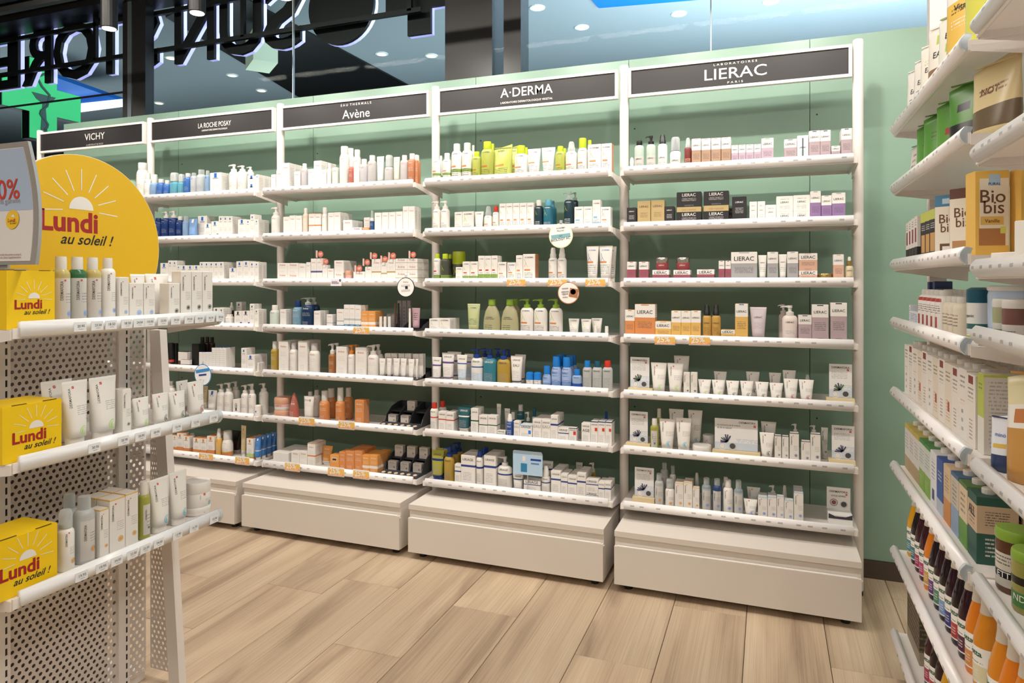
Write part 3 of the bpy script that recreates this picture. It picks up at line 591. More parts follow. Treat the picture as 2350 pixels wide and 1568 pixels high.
# blue-lettered thermal line
def ur(key, look, base, bands, mat='c', word='URIAGE', wc='dgry', extra=()):
    D(key, look, base, bands, [P(.12, .75, .12, .42, 'gry', 6), SIDE], [(word, .5, .86, .76, wc)] + list(extra), mat)
ur('ur_w', 'white', 'W', []); ur('ur_b', 'blue banded white', 'W', [(.6, .67, 'dblu')]); ur('ur_pu', 'purple banded white', 'W', [(.58, .65, 'vio'), (0, .04, 'vio')], 'p'); ur('ur_bl', 'white and pale blue', 'W', [(0, .42, 'pale'), (.62, .67, 'blu')], 'p'); ur('ur_te', 'teal', '#1b7f94', [], 'p', wc='W'); ur('ur_tt', 'dark teal', '#0f5d68', [(0, .08, 'W'), (.56, .62, 'W')], 'p', wc='W'); ur('ur_ye', 'golden', '#cfa916', [], 'f'); ur('ur_yt', 'yellow green', '#c0bb2d', [(0, .07, 'dblu'), (.6, .68, 'dblu')], 'f')
ur('ur_eau', 'white', 'W', [(0, .04, 'nav')], 'p', extra=[('EAU', .5, .68, .6, 'dgry')]); ur('ur_eauc', 'white', 'W', [], 'c', extra=[('EAU', .5, .66, .8, 'gry')]); ur('ur_age', 'white', 'W', [], 'c', extra=[('AGE', .5, .66, .8, 'dgry')]); ur('ur_red', 'red banded white', 'W', [(.58, .64, 'red')], 'c'); ur('ur_redb', 'red banded white', 'W', [(.58, .63, 'red')], 'p'); ur('ur_grn', 'green striped white', 'W', [(.5, .55, 'dgrn')]); ur('ur_nt', 'navy topped white', 'W', [(.95, 1, 'nav')], 'c', extra=[('[]', .75, .66, .34, 'red')]); ur('ur_bt', 'blue topped white', 'W', [(.92, 1, 'sky')], 'c', extra=[('[]', .8, .5, .2, 'roy')])
D('ur_aer', 'blue and white', '#9bb6e2', [(0, .3, '#6f95cf')], [P(.1, .9, .3, .42, 'dblu', 2), P(.15, .8, .55, .62, 'blu', 1)], [('URIAGE', .45, .9, .7, 'dblu'), ('EAU', .42, .72, .62, 'dblu')], 'p', .25)
D('ur_sm', 'blue capped white', 'W', [], [P(.15, .8, .1, .6, 'dgry', 4)], [('URIAGE', .5, .8, .6, 'dgry')], 'p'); D('ur_cl', 'clear', '#cfd2d0', [], [P(.15, .8, .15, .55, 'gry', 7)], [('URIAGE', .5, .84, .8, 'dgry')], 'f'); D('ur_bi', 'two tone blue', '#a9c8ec', [(0, .42, '#1f63d0')], [], [('URIAGE', .5, .85, .7, 'dblu')], 'f'); D('ur_nav', 'navy blue', '#1b4fa0', [], [P(.1, .8, .1, .5, 'W', 4)], [('URIAGE', .5, .86, .7, 'W'), ('EAU', .5, .68, .7, 'W')], 'p')
# soft pink-lettered thermal line
def av(key, look, base, bands=(), mat='c', wc='#c98d80', extra=()):
    D(key, look, base, list(bands), [P(.15, .85, .5, .66, 'lgry', 3), P(.2, .7, .1, .3, 'lgry', 4), SIDE], [('Avène', .5, .84, .6, wc)] + list(extra), mat)
av('av_w', 'white', 'W'); av('av_b', 'white', 'W', (), 'p'); av('av_or', 'orange striped white', 'W', [(.43, .49, 'org'), (.97, 1, 'org')]); av('av_bl', 'blue striped white', 'W', [(.36, .44, 'steel'), (.0, .2, '#3a7fa8')]); av('av_gd', 'gold striped white', 'W', [(.4, .47, 'gold')]); av('av_bd', 'indigo striped white', 'W', [(.4, .48, '#5a5f92')]); av('av_cl', 'clear', '#d8d6da', (), 'f'); av('av_te', 'clear blue', '#7fb4cf', (), 'f', 'W'); av('av_nv', 'dark blue', '#11406e', (), 'f', 'W'); av('av_pk', 'salmon pink', '#d3705c', (), 'f', 'W')
av('av_neu', 'NEU stickered', '#d9d4d4', (), 'f', '#c98d80', [('[]', .5, .93, .8, 'amb'), ('NEU', .5, .93, .6, 'W')]); av('av_oc', 'orange tinted clear', '#d98a56', (), 'f', 'W'); av('av_orc', 'orange', '#df8830', (), 'c', 'W'); av('av_orb', 'orange', '#dc852c', (), 'p', 'W'); av('av_yor', 'golden orange', '#eb9a1c', [(.28, .42, 'W')], 'c', 'W'); av('av_yot', 'golden orange', '#eb9a1c', [(0, .12, 'W')], 'p', 'W'); av('av_neo', 'NEU labelled golden', '#eb9a1c', (), 'c', 'W', [('[]', .5, .7, .8, 'char'), ('NEU', .5, .72, .6, 'W')]); av('av_net', 'NEU labelled white', 'W', (), 'p', 'amb', [('[]', .4, .82, .62, 'nav'), ('NEU', .4, .83, .5, 'W')])
av('av_be', 'beige', '#e6d3bd', (), 'p'); av('av_oil', 'yellow oil', '#c9a616', (), 'f', '#8a6b10'); av('av_am', 'amber oil', '#c07a34', (), 'f', '#7a4516'); av('av_gr', 'pale green', '#c9d6cc', (), 'p'); av('av_pj', 'pink and white', 'W', [(.55, 1, 'pink')], 'p'); av('av_fl', 'pale blue', '#c4d8e8', (), 'c'); av('av_sp', 'blue', '#2c5f9f', [(.8, 1, 'W')], 'f', 'W'); av('av_bx', 'grey', '#c9c6c2', (), 'c', 'dgry'); av('av_cp', 'beige', '#d9d2c8', (), 'c', 'gry', [('o.', .75, .4, .2, 'tan')])
D('av_ln', 'white lined', 'W', [], [(.0, 1, .05, .95, 'lgry', 14)], [])
# blue-square dermatological line
def lr(key, look, base, bands=(), mat='c', sq='blu', extra=()):
    D(key, look, base, list(bands), [P(.2, .85, .3, .5, 'gry', 5), SIDE], [('[]', .5, .88, .24, sq), ('--', .5, .75, .5, 'gry')] + list(extra), mat)
lr('lr_w', 'white blue squared', 'W'); lr('lr_b', 'white blue squared', 'W', (), 'p'); lr('lr_bl', 'bright blue', '#1e66b8', (), 'p', 'W'); lr('lr_nv', 'navy blue', '#0f3d86', (), 'f', 'W'); lr('lr_sk', 'sky blue', '#6f9fda', (), 'p', 'W'); lr('lr_cl', 'clear', '#d0d6da', (), 'f'); lr('lr_cb', 'clear blue', '#8fb7e0', (), 'f'); lr('lr_ta', 'clear turquoise', '#57b6cf', (), 'f'); lr('lr_or', 'white and orange', 'W', [(0, .28, 'org')], 'c', 'org'); lr('lr_os', 'orange', 'yel', (), 'p', 'amb'); lr('lr_wo', 'white and orange', 'W', [(0, .25, 'org'), (.25, .3, 'yel')], 'p', 'org'); lr('lr_tb', 'blue', '#2f7fd0', [(.3, .34, 'pale')], 'p', 'W'); lr('lr_vi', 'violet edged white', 'W', (), 'c', 'dgry', [('[]', .9, .2, .2, 'vio')]); lr('lr_gs', 'grey squared white', 'W', (), 'c', 'dgry'); lr('lr_gn', 'white green edged', 'W', (), 'c', 'blu', [('[]', .88, .2, .24, '#3f8f7a')]); lr('lr_be', 'beige', '#d9bd8a', [(0, .12, 'W')], 'p', 'gold'); lr('lr_lo', 'white lime and orange', 'W', [(0, .14, 'org'), (.14, .3, '#a7cc74')], 'c', 'org')
D('lr_ln', 'white slim', 'W', [(0, .06, 'blu')], [(.1, .9, .1, .95, 'lgry', 9)], []); D('lr_mint', 'mint green', 'mint', [], [P(.2, .8, .3, .7, 'grn', 4)], []); D('lr_blk', 'black', 'K', [(.3, .5, 'red')], [P(.2, .8, .05, .25, 'W', 2)], [], 'p'); D('lr_rb', 'dark brown', '#3a2420', [(.5, 1, '#171413')], [], [], 'p'); D('lr_brn', 'dark brown glass', '#33190f', [], [], [], 'f'); D('lr_med', 'MED lettered white', 'W', [], [], [('MED', .5, .5, .5, 'K', 90)]); D('lr_card', 'white and brown', 'W', [(0, .4, 'brn')], [], [])
D('blk', 'black', 'K', [], [], [], 'c', .35); D('pinkt', 'pink', '#c9a0ac', [], [P(.3, .8, .4, .8, 'K', 4)], [], 'p'); D('wstk', 'white', 'W', [(0, .12, 'gold')], [], [], 'p'); D('grys', 'grey', '#8f8b89', [], [P(.3, .7, .2, .8, 'dgry', 5)], [], 'c'); D('brs', 'brown', '#5a4038', [], [], [], 'p')
CAPC = dict(W='W', K='K', N='nav', L='lime', B='roy', R='red', T='teal', G='steel', A='aqua', O='org', S='lgry', P='pea', Q='grn', D='dblu', Y='gold', M='#d9d7d2', X='brn', n='nav')
def capmat(c):
    if c == 'C': return clear('cap_clear', '#dfe4e4', .4, .15)
    if c == 'Y': return simple('cap_gold', 'gold', .25, .8)
    if c == 'H': return simple('cap_chrome', '#c9c3bd', .15, .9)
    return simple('cap_' + c, CAPC[c], .32)
def lathe_mesh(name, prof, mat, ry=1.0, seg=20, uvh=None):
    z0 = prof[0][1]; z1 = uvh or prof[-1][1]; V = []; Fc = []; uv = []
    def uu(k):   # front half (-y) 0..1, back half 2..3
        a = (k % seg) / seg   # 0 = +x
        return a
    for r, z in prof:
        for k in range(seg): a = 2 * pi * k / seg; V.append((r * cos(a), r * ry * sin(a), z))
    for i in range(len(prof) - 1):
        va = (prof[i][1] - z0) / (z1 - z0); vb = (prof[i + 1][1] - z0) / (z1 - z0)
        for k in range(seg):
            k2 = (k + 1) % seg; Fc.append((i * seg + k, i * seg + k2, (i + 1) * seg + k2, (i + 1) * seg + k))
            am = 2 * pi * (k + .5) / seg
            off = 0 if sin(am) < 0 else 2
            ua, ub = (cos(2 * pi * k / seg) + 1) / 2 + off, (cos(2 * pi * (k + 1) / seg) + 1) / 2 + off
            uv.append([(ua, va), (ub, va), (ub, vb), (ua, vb)])
    Fc.append(tuple(range(seg))[::-1]); uv.append([(2.5, .01)] * seg); n = (len(prof) - 1) * seg
    Fc.append(tuple(n + k for k in range(seg))); uv.append([(2.5, .999)] * seg)
    me = mk(name, V, Fc, mat, uv, True)
    try: me.set_sharp_from_angle(angle=R(50))
    except Exception: pass
    return me
def prof_r(prof):
    def f(z):
        for (r0, z0), (r1, z1) in zip(prof, prof[1:]):
            if z0 <= z <= z1: return r0 + (r1 - r0) * (z - z0) / max(1e-6, z1 - z0)
        return prof[-1][0]
    return f
def box_body(w, d, h, mat, name='body', ch=.0012):
    a, b = w / 2, d / 2; c = min(ch, a * .3, b * .3)
    ring = [(-a + c, -b), (a - c, -b), (a, -b + c), (a, b - c), (a - c, b), (-a + c, b), (-a, b - c), (-a, -b + c)]
    ti = .0012; V = [(x, y, z) for z in (0, h - ti) for x, y in ring] + [(x * (1 - ti / a), y * (1 - ti / b), h) for x, y in ring]; Fc = []; uv = []
    def u(i):
        x, y = ring[i]
        return x / w + .5
    for i in range(8):
        j = (i + 1) % 8; Fc.append((i, j, 8 + j, 8 + i)); Fc.append((8 + i, 8 + j, 16 + j, 16 + i))
        if i == 0: a0, a1 = 0.0, 1.0
        elif i == 2: a0, a1 = 2.0, 3.0
        elif i == 6: a0, a1 = 4.0, 5.0
        elif i == 4: a0, a1 = 6.0, 7.0
        else: a0 = a1 = 8
        uv.append([(a0, .001), (a1, .001), (a1, .985), (a0, .985)]); uv.append([(a0, .985), (a1, .985), (a1, .995), (a0, .995)])
    Fc.append(tuple(range(8))[::-1]); uv.append([(8, .001)] * 8); Fc.append(tuple(range(16, 24))); uv.append([(8, .997)] * 8)
    return mk(name, V, Fc, mat, uv)
def tube_body(w, d, z0, h, mat, wb=.72, crimp=.05, name='body', bow=1.0, seg=20, sk=0.0):
    V = []; Fc = []; uv = []; st = [0, .15, .3, .45, .6, .72, .82, .9, 1 - crimp, 1.0]
    ab = []
    for t in st:
        q = min(1, t / (1 - crimp)); a = w / 2 * (wb + (1 - wb) * q); b = d / 2 * max(.0, (1 - q ** (1.6 * bow))) + .0012
        ab.append((a, b, z0 + (h - z0) * t))
    for a, b, z in ab:
        for k in range(seg): th = 2 * pi * k / seg; V.append((a * math.copysign(abs(cos(th)) ** .85, cos(th)), b * math.copysign(abs(sin(th)) ** .85, sin(th)), z + sk * a * cos(th) * (z - z0) / (h - z0)))
    for i in range(len(st) - 1):
        for k in range(seg):
            k2 = (k + 1) % seg; Fc.append((i * seg + k, i * seg + k2, (i + 1) * seg + k2, (i + 1) * seg + k)); am = 2 * pi * (k + .5) / seg; off = 0 if sin(am) < 0 else 2
            def U(i_, k_): return V[i_ * seg + k_][0] / w + .5 + off
            uv.append([(U(i, k), st[i]), (U(i, k2), st[i]), (U(i + 1, k2), st[i + 1]), (U(i + 1, k), st[i + 1])])
    Fc.append(tuple(range(seg))[::-1]); uv.append([(2.5, .01)] * seg); n = (len(st) - 1) * seg; Fc.append(tuple(n + k for k in range(seg))); uv.append([(2.5, .999)] * seg)
    me = mk(name, V, Fc, mat, uv, True)
    def surf(x, z):
        for (a0, b0, za), (a1, b1, zb) in zip(ab, ab[1:]):
            if za <= z <= zb: f = (z - za) / (zb - za); a = a0 + (a1 - a0) * f; b = b0 + (b1 - b0) * f; return -b * max(.02, 1 - min(1, abs(x) / a) ** 2.2) ** .5
        return -.0015
    return me, surf
NOUN = dict(box='carton', tube='squeeze tube', bot='bottle', aero='aerosol can', oil='tapered bottle', pump='pump bottle', spray='spray bottle', foam='foam dispenser', drop='dropper bottle', jar='jar', roll='roll-on', stick='stick', pouch='refill pouch', jbox='carton', tri='pointed bottle')
CAT = dict(box='box', tube='tube', bot='bottle', aero='aerosol can', oil='bottle', pump='pump bottle', spray='spray bottle', foam='foam dispenser', drop='dropper bottle', jar='jar', roll='roll-on', stick='stick', pouch='pouch', tri='bottle')
NAME = dict(box='carton', tube='squeeze_tube', bot='bottle', aero='aerosol_can', oil='tapered_bottle', pump='pump_bottle', spray='spray_bottle', foam='foam_dispenser', drop='dropper_bottle', jar='jar', roll='roll_on', stick='stick', pouch='refill_pouch', tri='pointed_bottle')
CACHE = {}
def product(kind, w, d, h, hb, des, cap):
    key = (kind, round(w, 3), round(d, 3), round(h, 3), round(hb or 0, 3), des, cap)
    if key in CACHE:
        return copy_tree(CACHE[key])
    t = link(NAME[kind] if kind != 'box' else 'tall_carton' if h > 2.1 * w else 'low_carton' if h < 1.05 * w else 'carton', None); t.empty_display_size = .02; m = dmat(des); texts = DES[des][4]
    r = w / 2; ry = d / w; z0, zt = 0, h; cm = capmat(cap) if cap else None
    if kind == 'box':
        link('body', box_body(w, d, h, m), t); surf = lambda x, z: -d / 2
        c = .0015; MB().box(-w / 2 + c, w / 2 - c, -d / 2 + c, d / 2 - .004, h, h + .0005).build('top_flap', m, t)
        fl = t.children[0]
    elif kind in ('tube', 'pouch'):
        if kind == 'tube':
            ch = h * .13; me, surf = tube_body(w, d, ch, h, m); link('body', me, t)
            link('cap', lathe_mesh('cap', [(w * .33, 0), (w * .345, .002), (w * .355, ch)], cm or capmat('W'), d / w, 20), t)
        else:
            me, surf = tube_body(w, d, 0, h, m, .94, .09, sk=.25); link('body', me, t)
            MB().box(-w * .45, w * .45, -.003, .003, h * .965, h * .985).build('seal_seam', m, t)
    else:
        hb = hb or h * .7; sh = min(.35 * w, hb * .18)
        if kind in ('bot', 'pump', 'spray', 'foam', 'drop', 'roll', 'stick', 'tri'):
            if kind == 'tri': prof = [(r, 0), (r, .01), (r * .9, h * .35), (r * .55, h * .75), (r * .2, h * .97), (r * .1, h)]
            elif kind in ('roll', 'stick'): prof = [(r * .93, 0), (r * .95, .002), (r * .95, hb)]
            else: prof = [(r * .9, 0), (r, .004), (r, hb - sh), (r * .94, hb - sh * .55), (r * .75, hb - sh * .15), (r * .5, hb)]
        elif kind == 'aero': prof = [(r * .93, 0), (r, .005), (r, hb - .55 * w), (r * .97, hb - .4 * w), (r * .86, hb - .2 * w), (r * .66, hb)]
        elif kind == 'oil': prof = [(r * .95, 0), (r, .006), (r, hb * .35), (r * .93, hb * .55), (r * .76, hb * .78), (r * .5, hb * .93), (r * .32, hb)]
        elif kind == 'jar': prof = [(r * .9, 0), (r * .98, .004), (r, hb * .9), (r * .96, hb)]
        link('body', lathe_mesh('body', prof, m, ry), t); f = prof_r(prof); zt = hb
        surf = lambda x, z: -f(z) * ry * max(.02, 1 - min(1, abs(x) / max(f(z), 1e-4)) ** 2) ** .5
        if kind in ('bot', 'oil', 'roll', 'stick', 'aero', 'jar'):
            cr = {'bot': .62, 'oil': .42, 'roll': .98, 'stick': .9, 'aero': .74, 'jar': 1.02}[kind] * r
            if kind == 'bot' and h - hb < .2 * w: cr = .75 * r
            cry = ry if kind in ('jar', 'roll') else min(1, (ry + 1) / 2)
            dome = .6 if kind in ('roll',) else .93
            link('cap', lathe_mesh('cap', [(cr * .97, hb - .002), (cr, hb + .001), (cr, hb + (h - hb) * .55), (cr * .98, hb + (h - hb) * .85), (cr * dome, h)], cm or capmat('W'), cry, 20), t)
        elif kind in ('pump', 'foam', 'drop', 'spray'):
            H = h - hb; pm = capmat('K' if cap == 'K' else 'N' if cap == 'n' else 'W') if kind == 'foam' else (cm or capmat('W'))
            cr = min(.62 * r, .016)
            if kind == 'spray':
                link('cap', lathe_mesh('cap', [(cr * 1.1, hb - .002), (cr * 1.1, hb + H * .35), (cr * .92, hb + H * .42), (cr * .86, hb + H * .8), (cr * .6, h)], pm, 1, 16), t)
            elif kind == 'drop':
                link('collar', lathe_mesh('collar', [(cr, hb - .002), (cr, hb + H * .55)], pm, 1, 16), t); link('bulb', lathe_mesh('bulb', [(cr * .6, hb + H * .55), (cr * .6, h - .006), (cr * .4, h)], capmat('W'), 1, 12), t)
            else:
                p = link('pump_head', lathe_mesh('pump_head', [(cr, hb - .002), (cr, hb + H * .32), (cr * .7, hb + H * .36), (cr * .45, hb + H * .4), (cr * .45, hb + H * .72), (cr * .62, hb + H * .74), (cr * .62, h)], pm, 1, 16), t)
                mb = MB(); L = r * (1.25 if kind == 'pump' else .7); mb.prism([(0, h - H * .24), (0, h), (-L * .8, h - H * .06), (-L, h - H * .2), (-L * .95, h - H * .24), (-L * .7, h - H * .16)], 'y', -cr * .35, cr * .35); mb.build('spout', pm, p)
                if kind == 'foam':
                    link('dust_cover', lathe_mesh('dust_cover', [(r * .78, hb), (r * .78, h - .006), (r * .6, h + .003)], capmat('C'), 1, 18), t)
    for tx in texts:
        s, u, v, wf, c = tx[:5]; rot = tx[5] if len(tx) > 5 else 0
        zh = zt * v
        if rot: wd_ = min(zt * wf, w * 3)
        elif s == '~': wd_ = min(w * wf, zt * .22)
        elif s in ('@', '#', '[]', 'o.'): wd_ = min(w * wf, zt * .3)
        else: wd_ = w * wf * (.8 if kind not in ('box',) else 1)
        uu = (u - .5) * w * (.86 if kind not in ('box',) else 1)
        lettering(t, s, uu, zh, wd_, c, surf, rot, .006 if s not in ('@', '#', '[]', '~', 'o.', '--') else 0, name={'@': 'emblem', '#': 'cross_mark', '[]': 'square_mark', '~': 'swoosh_mark', '--': 'print_line', 'o.': 'spot'}.get(s, 'lettering'), hs=.35 if s == '[]' and 'NEU' in [q[0] for q in texts] else (1.35 if s == '[]' else 1))
    CACHE[key] = t; return t
# ---- placing a shelf of products from a list
PEND = []    # (root, look, noun, place, sortkey, rear, groupplace, cat)
def put(t, look, place, key, rear, cat): PEND.append((t, look, place, key, rear, cat))
CROPS = dict(L1=(1420, 270, 4.1228), L2=(1420, 540, 4.1228), L3=(1420, 790, 4.1228), L4=(1400, 1040, 3.8237), A1=(970, 300, 5), A2=(970, 540, 5), A3=(970, 760, 5), A4=(930, 1000, 4.2373),
  V1=(600, 320, 5.875), V2=(600, 560, 5.875), V3=(600, 760, 5.875), V4=(540, 960, 4.752), R1=(300, 360, 5.6), R2=(340, 580, 5.6), R3=(340, 840, 4.1265))
def dflt_depth(kind, w):
    if kind == 'box': return max(.022, min(w * .95, .062))
    if kind == 'tube': return min(w * .62, .05)
    if kind == 'pouch': return .06
    if kind in ('bot', 'pump', 'foam', 'spray') and w > .06: return max(.045, w * .7)
    if kind == 'oil': return w * .6
    return w
def shelf_items(bay, k, crop, txt):
    ox, oy, sc = CROPS[crop]; zs = LIP0 - .25 * k + .0205; its = []
    for ln in txt.strip().split('\n'):
        q = ln.split()
        if not q: continue
        kind, x0, x1, y, des = q[0], float(q[1]), float(q[2]), q[3], q[4]; opt = q[5:]
        cap = None; rr = .03; n = 1; bot = None; dep = None; look = None; yaw = 0
        for o in opt:
            if o[0] == 'c': cap = o[1:]
            elif o[0] == 'r': rr = float(o[1:]) if len(o) > 1 else .125
            elif o[0] == 'n': n = int(o[1:])
            elif o[0] == 'b': bot = float(o[1:])
            elif o[0] == 'd': dep = float(o[1:])
            elif o[0] == 'L': look = o[2:].replace('_', ' ')
            elif o[0] == 'z': yaw = float(o[1:])
        ys = [float(v) for v in y.split('/')]; Yf = YS + rr; yp = oy + ys[0] / sc
        # round things touch their silhouette a little behind the front plane
        dd = dep if dep else None
        for _ in range(3):
            Ye = Yf if kind == 'box' else Yf + (dd or .04) / 2
            p0 = onY(ox + x0 / sc, yp, Ye); p1 = onY(ox + x1 / sc, yp, Ye); w = p1.x - p0.x
            if dd is None or _ < 2: dd = dep or dflt_depth(kind, w)
        pt = onY(ox + (x0 + x1) / 2 / sc, yp, Ye); base = zs if bot is None else onY(ox + (x0 + x1) / 2 / sc, oy + bot / sc, Ye).z
        h = pt.z - base; hb = onY(ox + (x0 + x1) / 2 / sc, oy + ys[1] / sc, Ye).z - base if len(ys) > 1 else None
        its.append(dict(kind=kind, x0=p0.x, x1=p1.x, Yf=Yf, d=dd, h=h, hb=hb, des=des, cap=cap, n=n, base=base, look=look, rear=rr > .09, stacked=bot is not None, yaw=yaw, rr=rr))
    bx0, bx1 = PX0 + bay + .027, PX0 + bay + .973
    for a in its:
        if a['x0'] < bx0: a['x0'] = bx0
        if a['x1'] > bx1: a['x1'] = bx1
    for rw in set(round(a['rr'], 3) for a in its):
        row = sorted([a for a in its if round(a['rr'], 3) == rw], key=lambda a: a['x0'] + a['x1'])
        for i, a in enumerate(row):
            for b in row[i + 1:]:
                za0, za1, zb0, zb1 = a['base'], a['base'] + a['h'], b['base'], b['base'] + b['h']
                if min(za1, zb1) - max(za0, zb0) < .004: continue
                ov = a['x1'] - b['x0'] + .0008
                if ov > 0 and ov < .6 * min(a['x1'] - a['x0'], b['x1'] - b['x0']):
                    a['x1'] -= ov / 2; b['x0'] += ov / 2
    for a in its:
        w = a['x1'] - a['x0']; d = a['d']
        if a['kind'] not in ('box', 'tube', 'pouch', 'oil') : d = min(d, w) if d > w else d
        for j in range(a['n']):
            yc = a['Yf'] + d / 2 + j * (d + .0015)
            if yc + d / 2 > YS + .30: break
            if j and a['n'] > 1: pass
            t = product(a['kind'], w, d, a['h'], a['hb'], a['des'], a['cap']); t.location = ((a['x0'] + a['x1']) / 2, yc, a['base'] + .0004); t.rotation_euler = (0, 0, R(a['yaw']))
            put(t, a['look'] or (DES[a['des']][0] + ' ' + NOUN[a['kind']]), '%s, %s' % (SHN[k], BAYN[bay]), (a['x0'] + a['x1']) / 2 + a['base'] * .001, ('rear' if a['rear'] else '') + (str(j) if j else ''), CAT[a['kind']])
# ================================================================= wall bay contents
shelf_items(4, 0, 'L1', """
bot 150 240 222/265 li_glass cK
pump 262 350 175/255 li_glass cK
spray 370 460 163/250 li_cream cK
foam 485 590 195/318 li_cream cn
spray 620 690 195/285 li_red cC
box 690 777 200 li_tan n2
box 782 870 198 li_tan
box 875 965 193 li_tan
box 970 1060 187 li_tan n2
box 1065 1130 262 li_lil
box 1135 1200 258 li_lil
box 1205 1275 255 li_lil
box 1280 1345 252 li_lil
box 1350 1465 195 li_lil L=tall_white_and_lilac_carton
box 1565 1685 205 li_mau
box 1688 1795 170 li_win
box 1800 1905 125 li_mau L=tall_white_and_mauve_carton
box 1907 2005 120 li_mau L=tall_white_and_mauve_carton
box 2012 2095 268 li_mau L=short_white_and_mauve_carton
box 2105 2208 103 li_mau n2 L=tallest_white_and_mauve_carton
""" ) if D('li_win', 'white bottle pictured', 'W', [], [P(.25, .75, .1, .9, 'pale', 0), P(.3, .7, .1, .45, '#b9c9cc', 0), P(.44, .56, .1, .9, 'dgry', 0)], [('LIERAC', .5, .55, .6, 'K')]) is None else 0
shelf_items(4, 1, 'L1', """
box 77 165 853 li_blk L=small_black_carton
box 177 300 790 li_gld
box 305 432 783 li_gld
box 433 523 840 li_blk L=small_black_carton
box 548 780 893 li_blk L=wide_black_carton d.06
box 548 780 845 li_slab b893 d.06
box 548 780 705 li_blk b845 L=wide_black_carton d.06
box 803 1040 885 li_blk L=wide_black_carton d.06
box 803 1040 830 li_slab b885 d.06
box 803 1040 697 li_blk b830 L=wide_black_carton d.06
box 1010 1090 860 li_blk r L=small_black_carton
box 1072 1208 750 li_blk L=tall_black_carton
box 1237 1308 797 li_wht L=slim_plain_white_carton
box 1313 1385 795 li_wht L=slim_plain_white_carton
box 1387 1490 827 li_wht
box 1490 1650 888 li_wht L=wide_plain_white_carton
box 1490 1650 745 li_wht b888 L=wide_plain_white_carton
box 1651 1810 885 li_wht L=wide_plain_white_carton
box 1651 1810 735 li_wht b885 L=wide_plain_white_carton
box 1812 1912 697 li_pur
box 1917 2015 738 li_pur
box 2018 2145 712 li_pur
""")
shelf_items(4, 2, 'L2', """
box 78 160 252 li_rose
box 190 280 252 li_rose
box 318 475 330 li_rose L=wide_white_and_dark_rose_carton
jar 352 470 215/258 li_jrose b330 cH
box 517 675 330 li_rose L=wide_white_and_dark_rose_carton
jar 545 670 215/258 li_jrose b330 cH
box 740 903 325 li_rose L=wide_white_and_dark_rose_carton
box 945 1000 243 li_rose d.02 L=slim_white_and_rose_carton
box 1008 1060 243 li_rose d.02 L=slim_white_and_rose_carton
box 1062 1310 160 li_gry L=broad_white_and_grey_carton_with_vial
tube 1320 1400 190 li_tube
box 1405 1508 160 li_gry
tube 1512 1592 182 li_tube
box 1592 1698 157 li_gry
box 1705 1880 335 li_pea L=wide_white_and_peach_carton
box 1705 1880 173 li_pea b335 L=wide_white_and_peach_carton
jar 1882 2025 365/410 li_jgold cY
box 2027 2130 183 li_pea L=tall_white_and_peach_carton
drop 2140 2222 205/290 li_ser cY
""")
shelf_items(4, 3, 'L2', """
box 60 150 708 li_or
box 152 345 655 li_or L=broad_white_and_orange_carton_with_vial
box 343 495 818 li_ye L=low_white_and_golden_yellow_carton
box 497 588 717 li_ye
box 590 682 717 li_ye
box 684 775 717 li_ye
spray 793 877 660/758 li_oil cK
spray 879 965 660/758 li_oil cK
box 967 1099 898 li_yeb L=low_blue_tabbed_white_and_yellow_carton
box 1101 1222 650 li_yeb L=tall_blue_tabbed_white_and_yellow_carton n2
tube 1240 1400 682 li_tubl cC
pump 1545 1693 665/758 li_pump cM
pump 1512 1600 655/745 li_pump cM r
box 1700 1825 757 li_bod L=short_white_and_pale_mauve_carton
box 1828 1985 658 li_bod
box 2003 2160 640 li_bod
""")
shelf_items(4, 4, 'L3', """
tube 305 455 175 de_tg L=large_green_emblem_white_tube
tube 460 612 180 de_tg L=large_green_emblem_white_tube
tube 523 668 110 de_tk r L=tall_white_tube
box 613 672 270 de_gry
box 680 742 270 de_gry
tube 750 875 335 de_tg L=small_green_emblem_white_tube
tube 880 1005 340 de_tg L=small_green_emblem_white_tube
tube 1015 1140 347 de_tk L=small_grey_emblem_white_tube
tube 1148 1275 350 de_tk L=small_grey_emblem_white_tube
tube 1292 1418 358 de_tk L=small_grey_emblem_white_tube
tube 1425 1555 368 de_tk L=small_grey_emblem_white_tube
tube 1560 1697 330 de_tr
tube 1703 1845 338 de_tr
tube 900 1022 260 de_tg r
tube 1205 1332 262 de_tk r
tube 1422 1535 272 de_tk r
tube 1550 1675 248 de_tr r
spray 1755 1815 290/330 de_bbl r cS
""")
shelf_items(4, 5, 'L3', """
bot 300 378 703/765 de_oil
bot 352 412 612/690 de_oil r
tube 384 533 708 de_tb
tube 540 697 700 de_tb
tube 475 615 615 de_tb r
tube 655 797 625 de_tb r
jar 690 878 950/995 de_jar
jar 790 905 855/895 de_jar r
tube 1332 1470 838 de_tk r.035
tube 1345 1490 735 de_tk r
box 1475 1538 865 de_vio
box 1545 1608 872 de_vio
box 1617 1705 843 de_vio
box 1727 1813 922 de_vio L=short_violet_topped_white_carton
box 1815 1910 850 de_vio
pump 1640 1700 755/835 de_bbl r cW
pump 1812 1880 770/835 de_bbl r cW
tube 1915 1980 790 de_tk r
""")
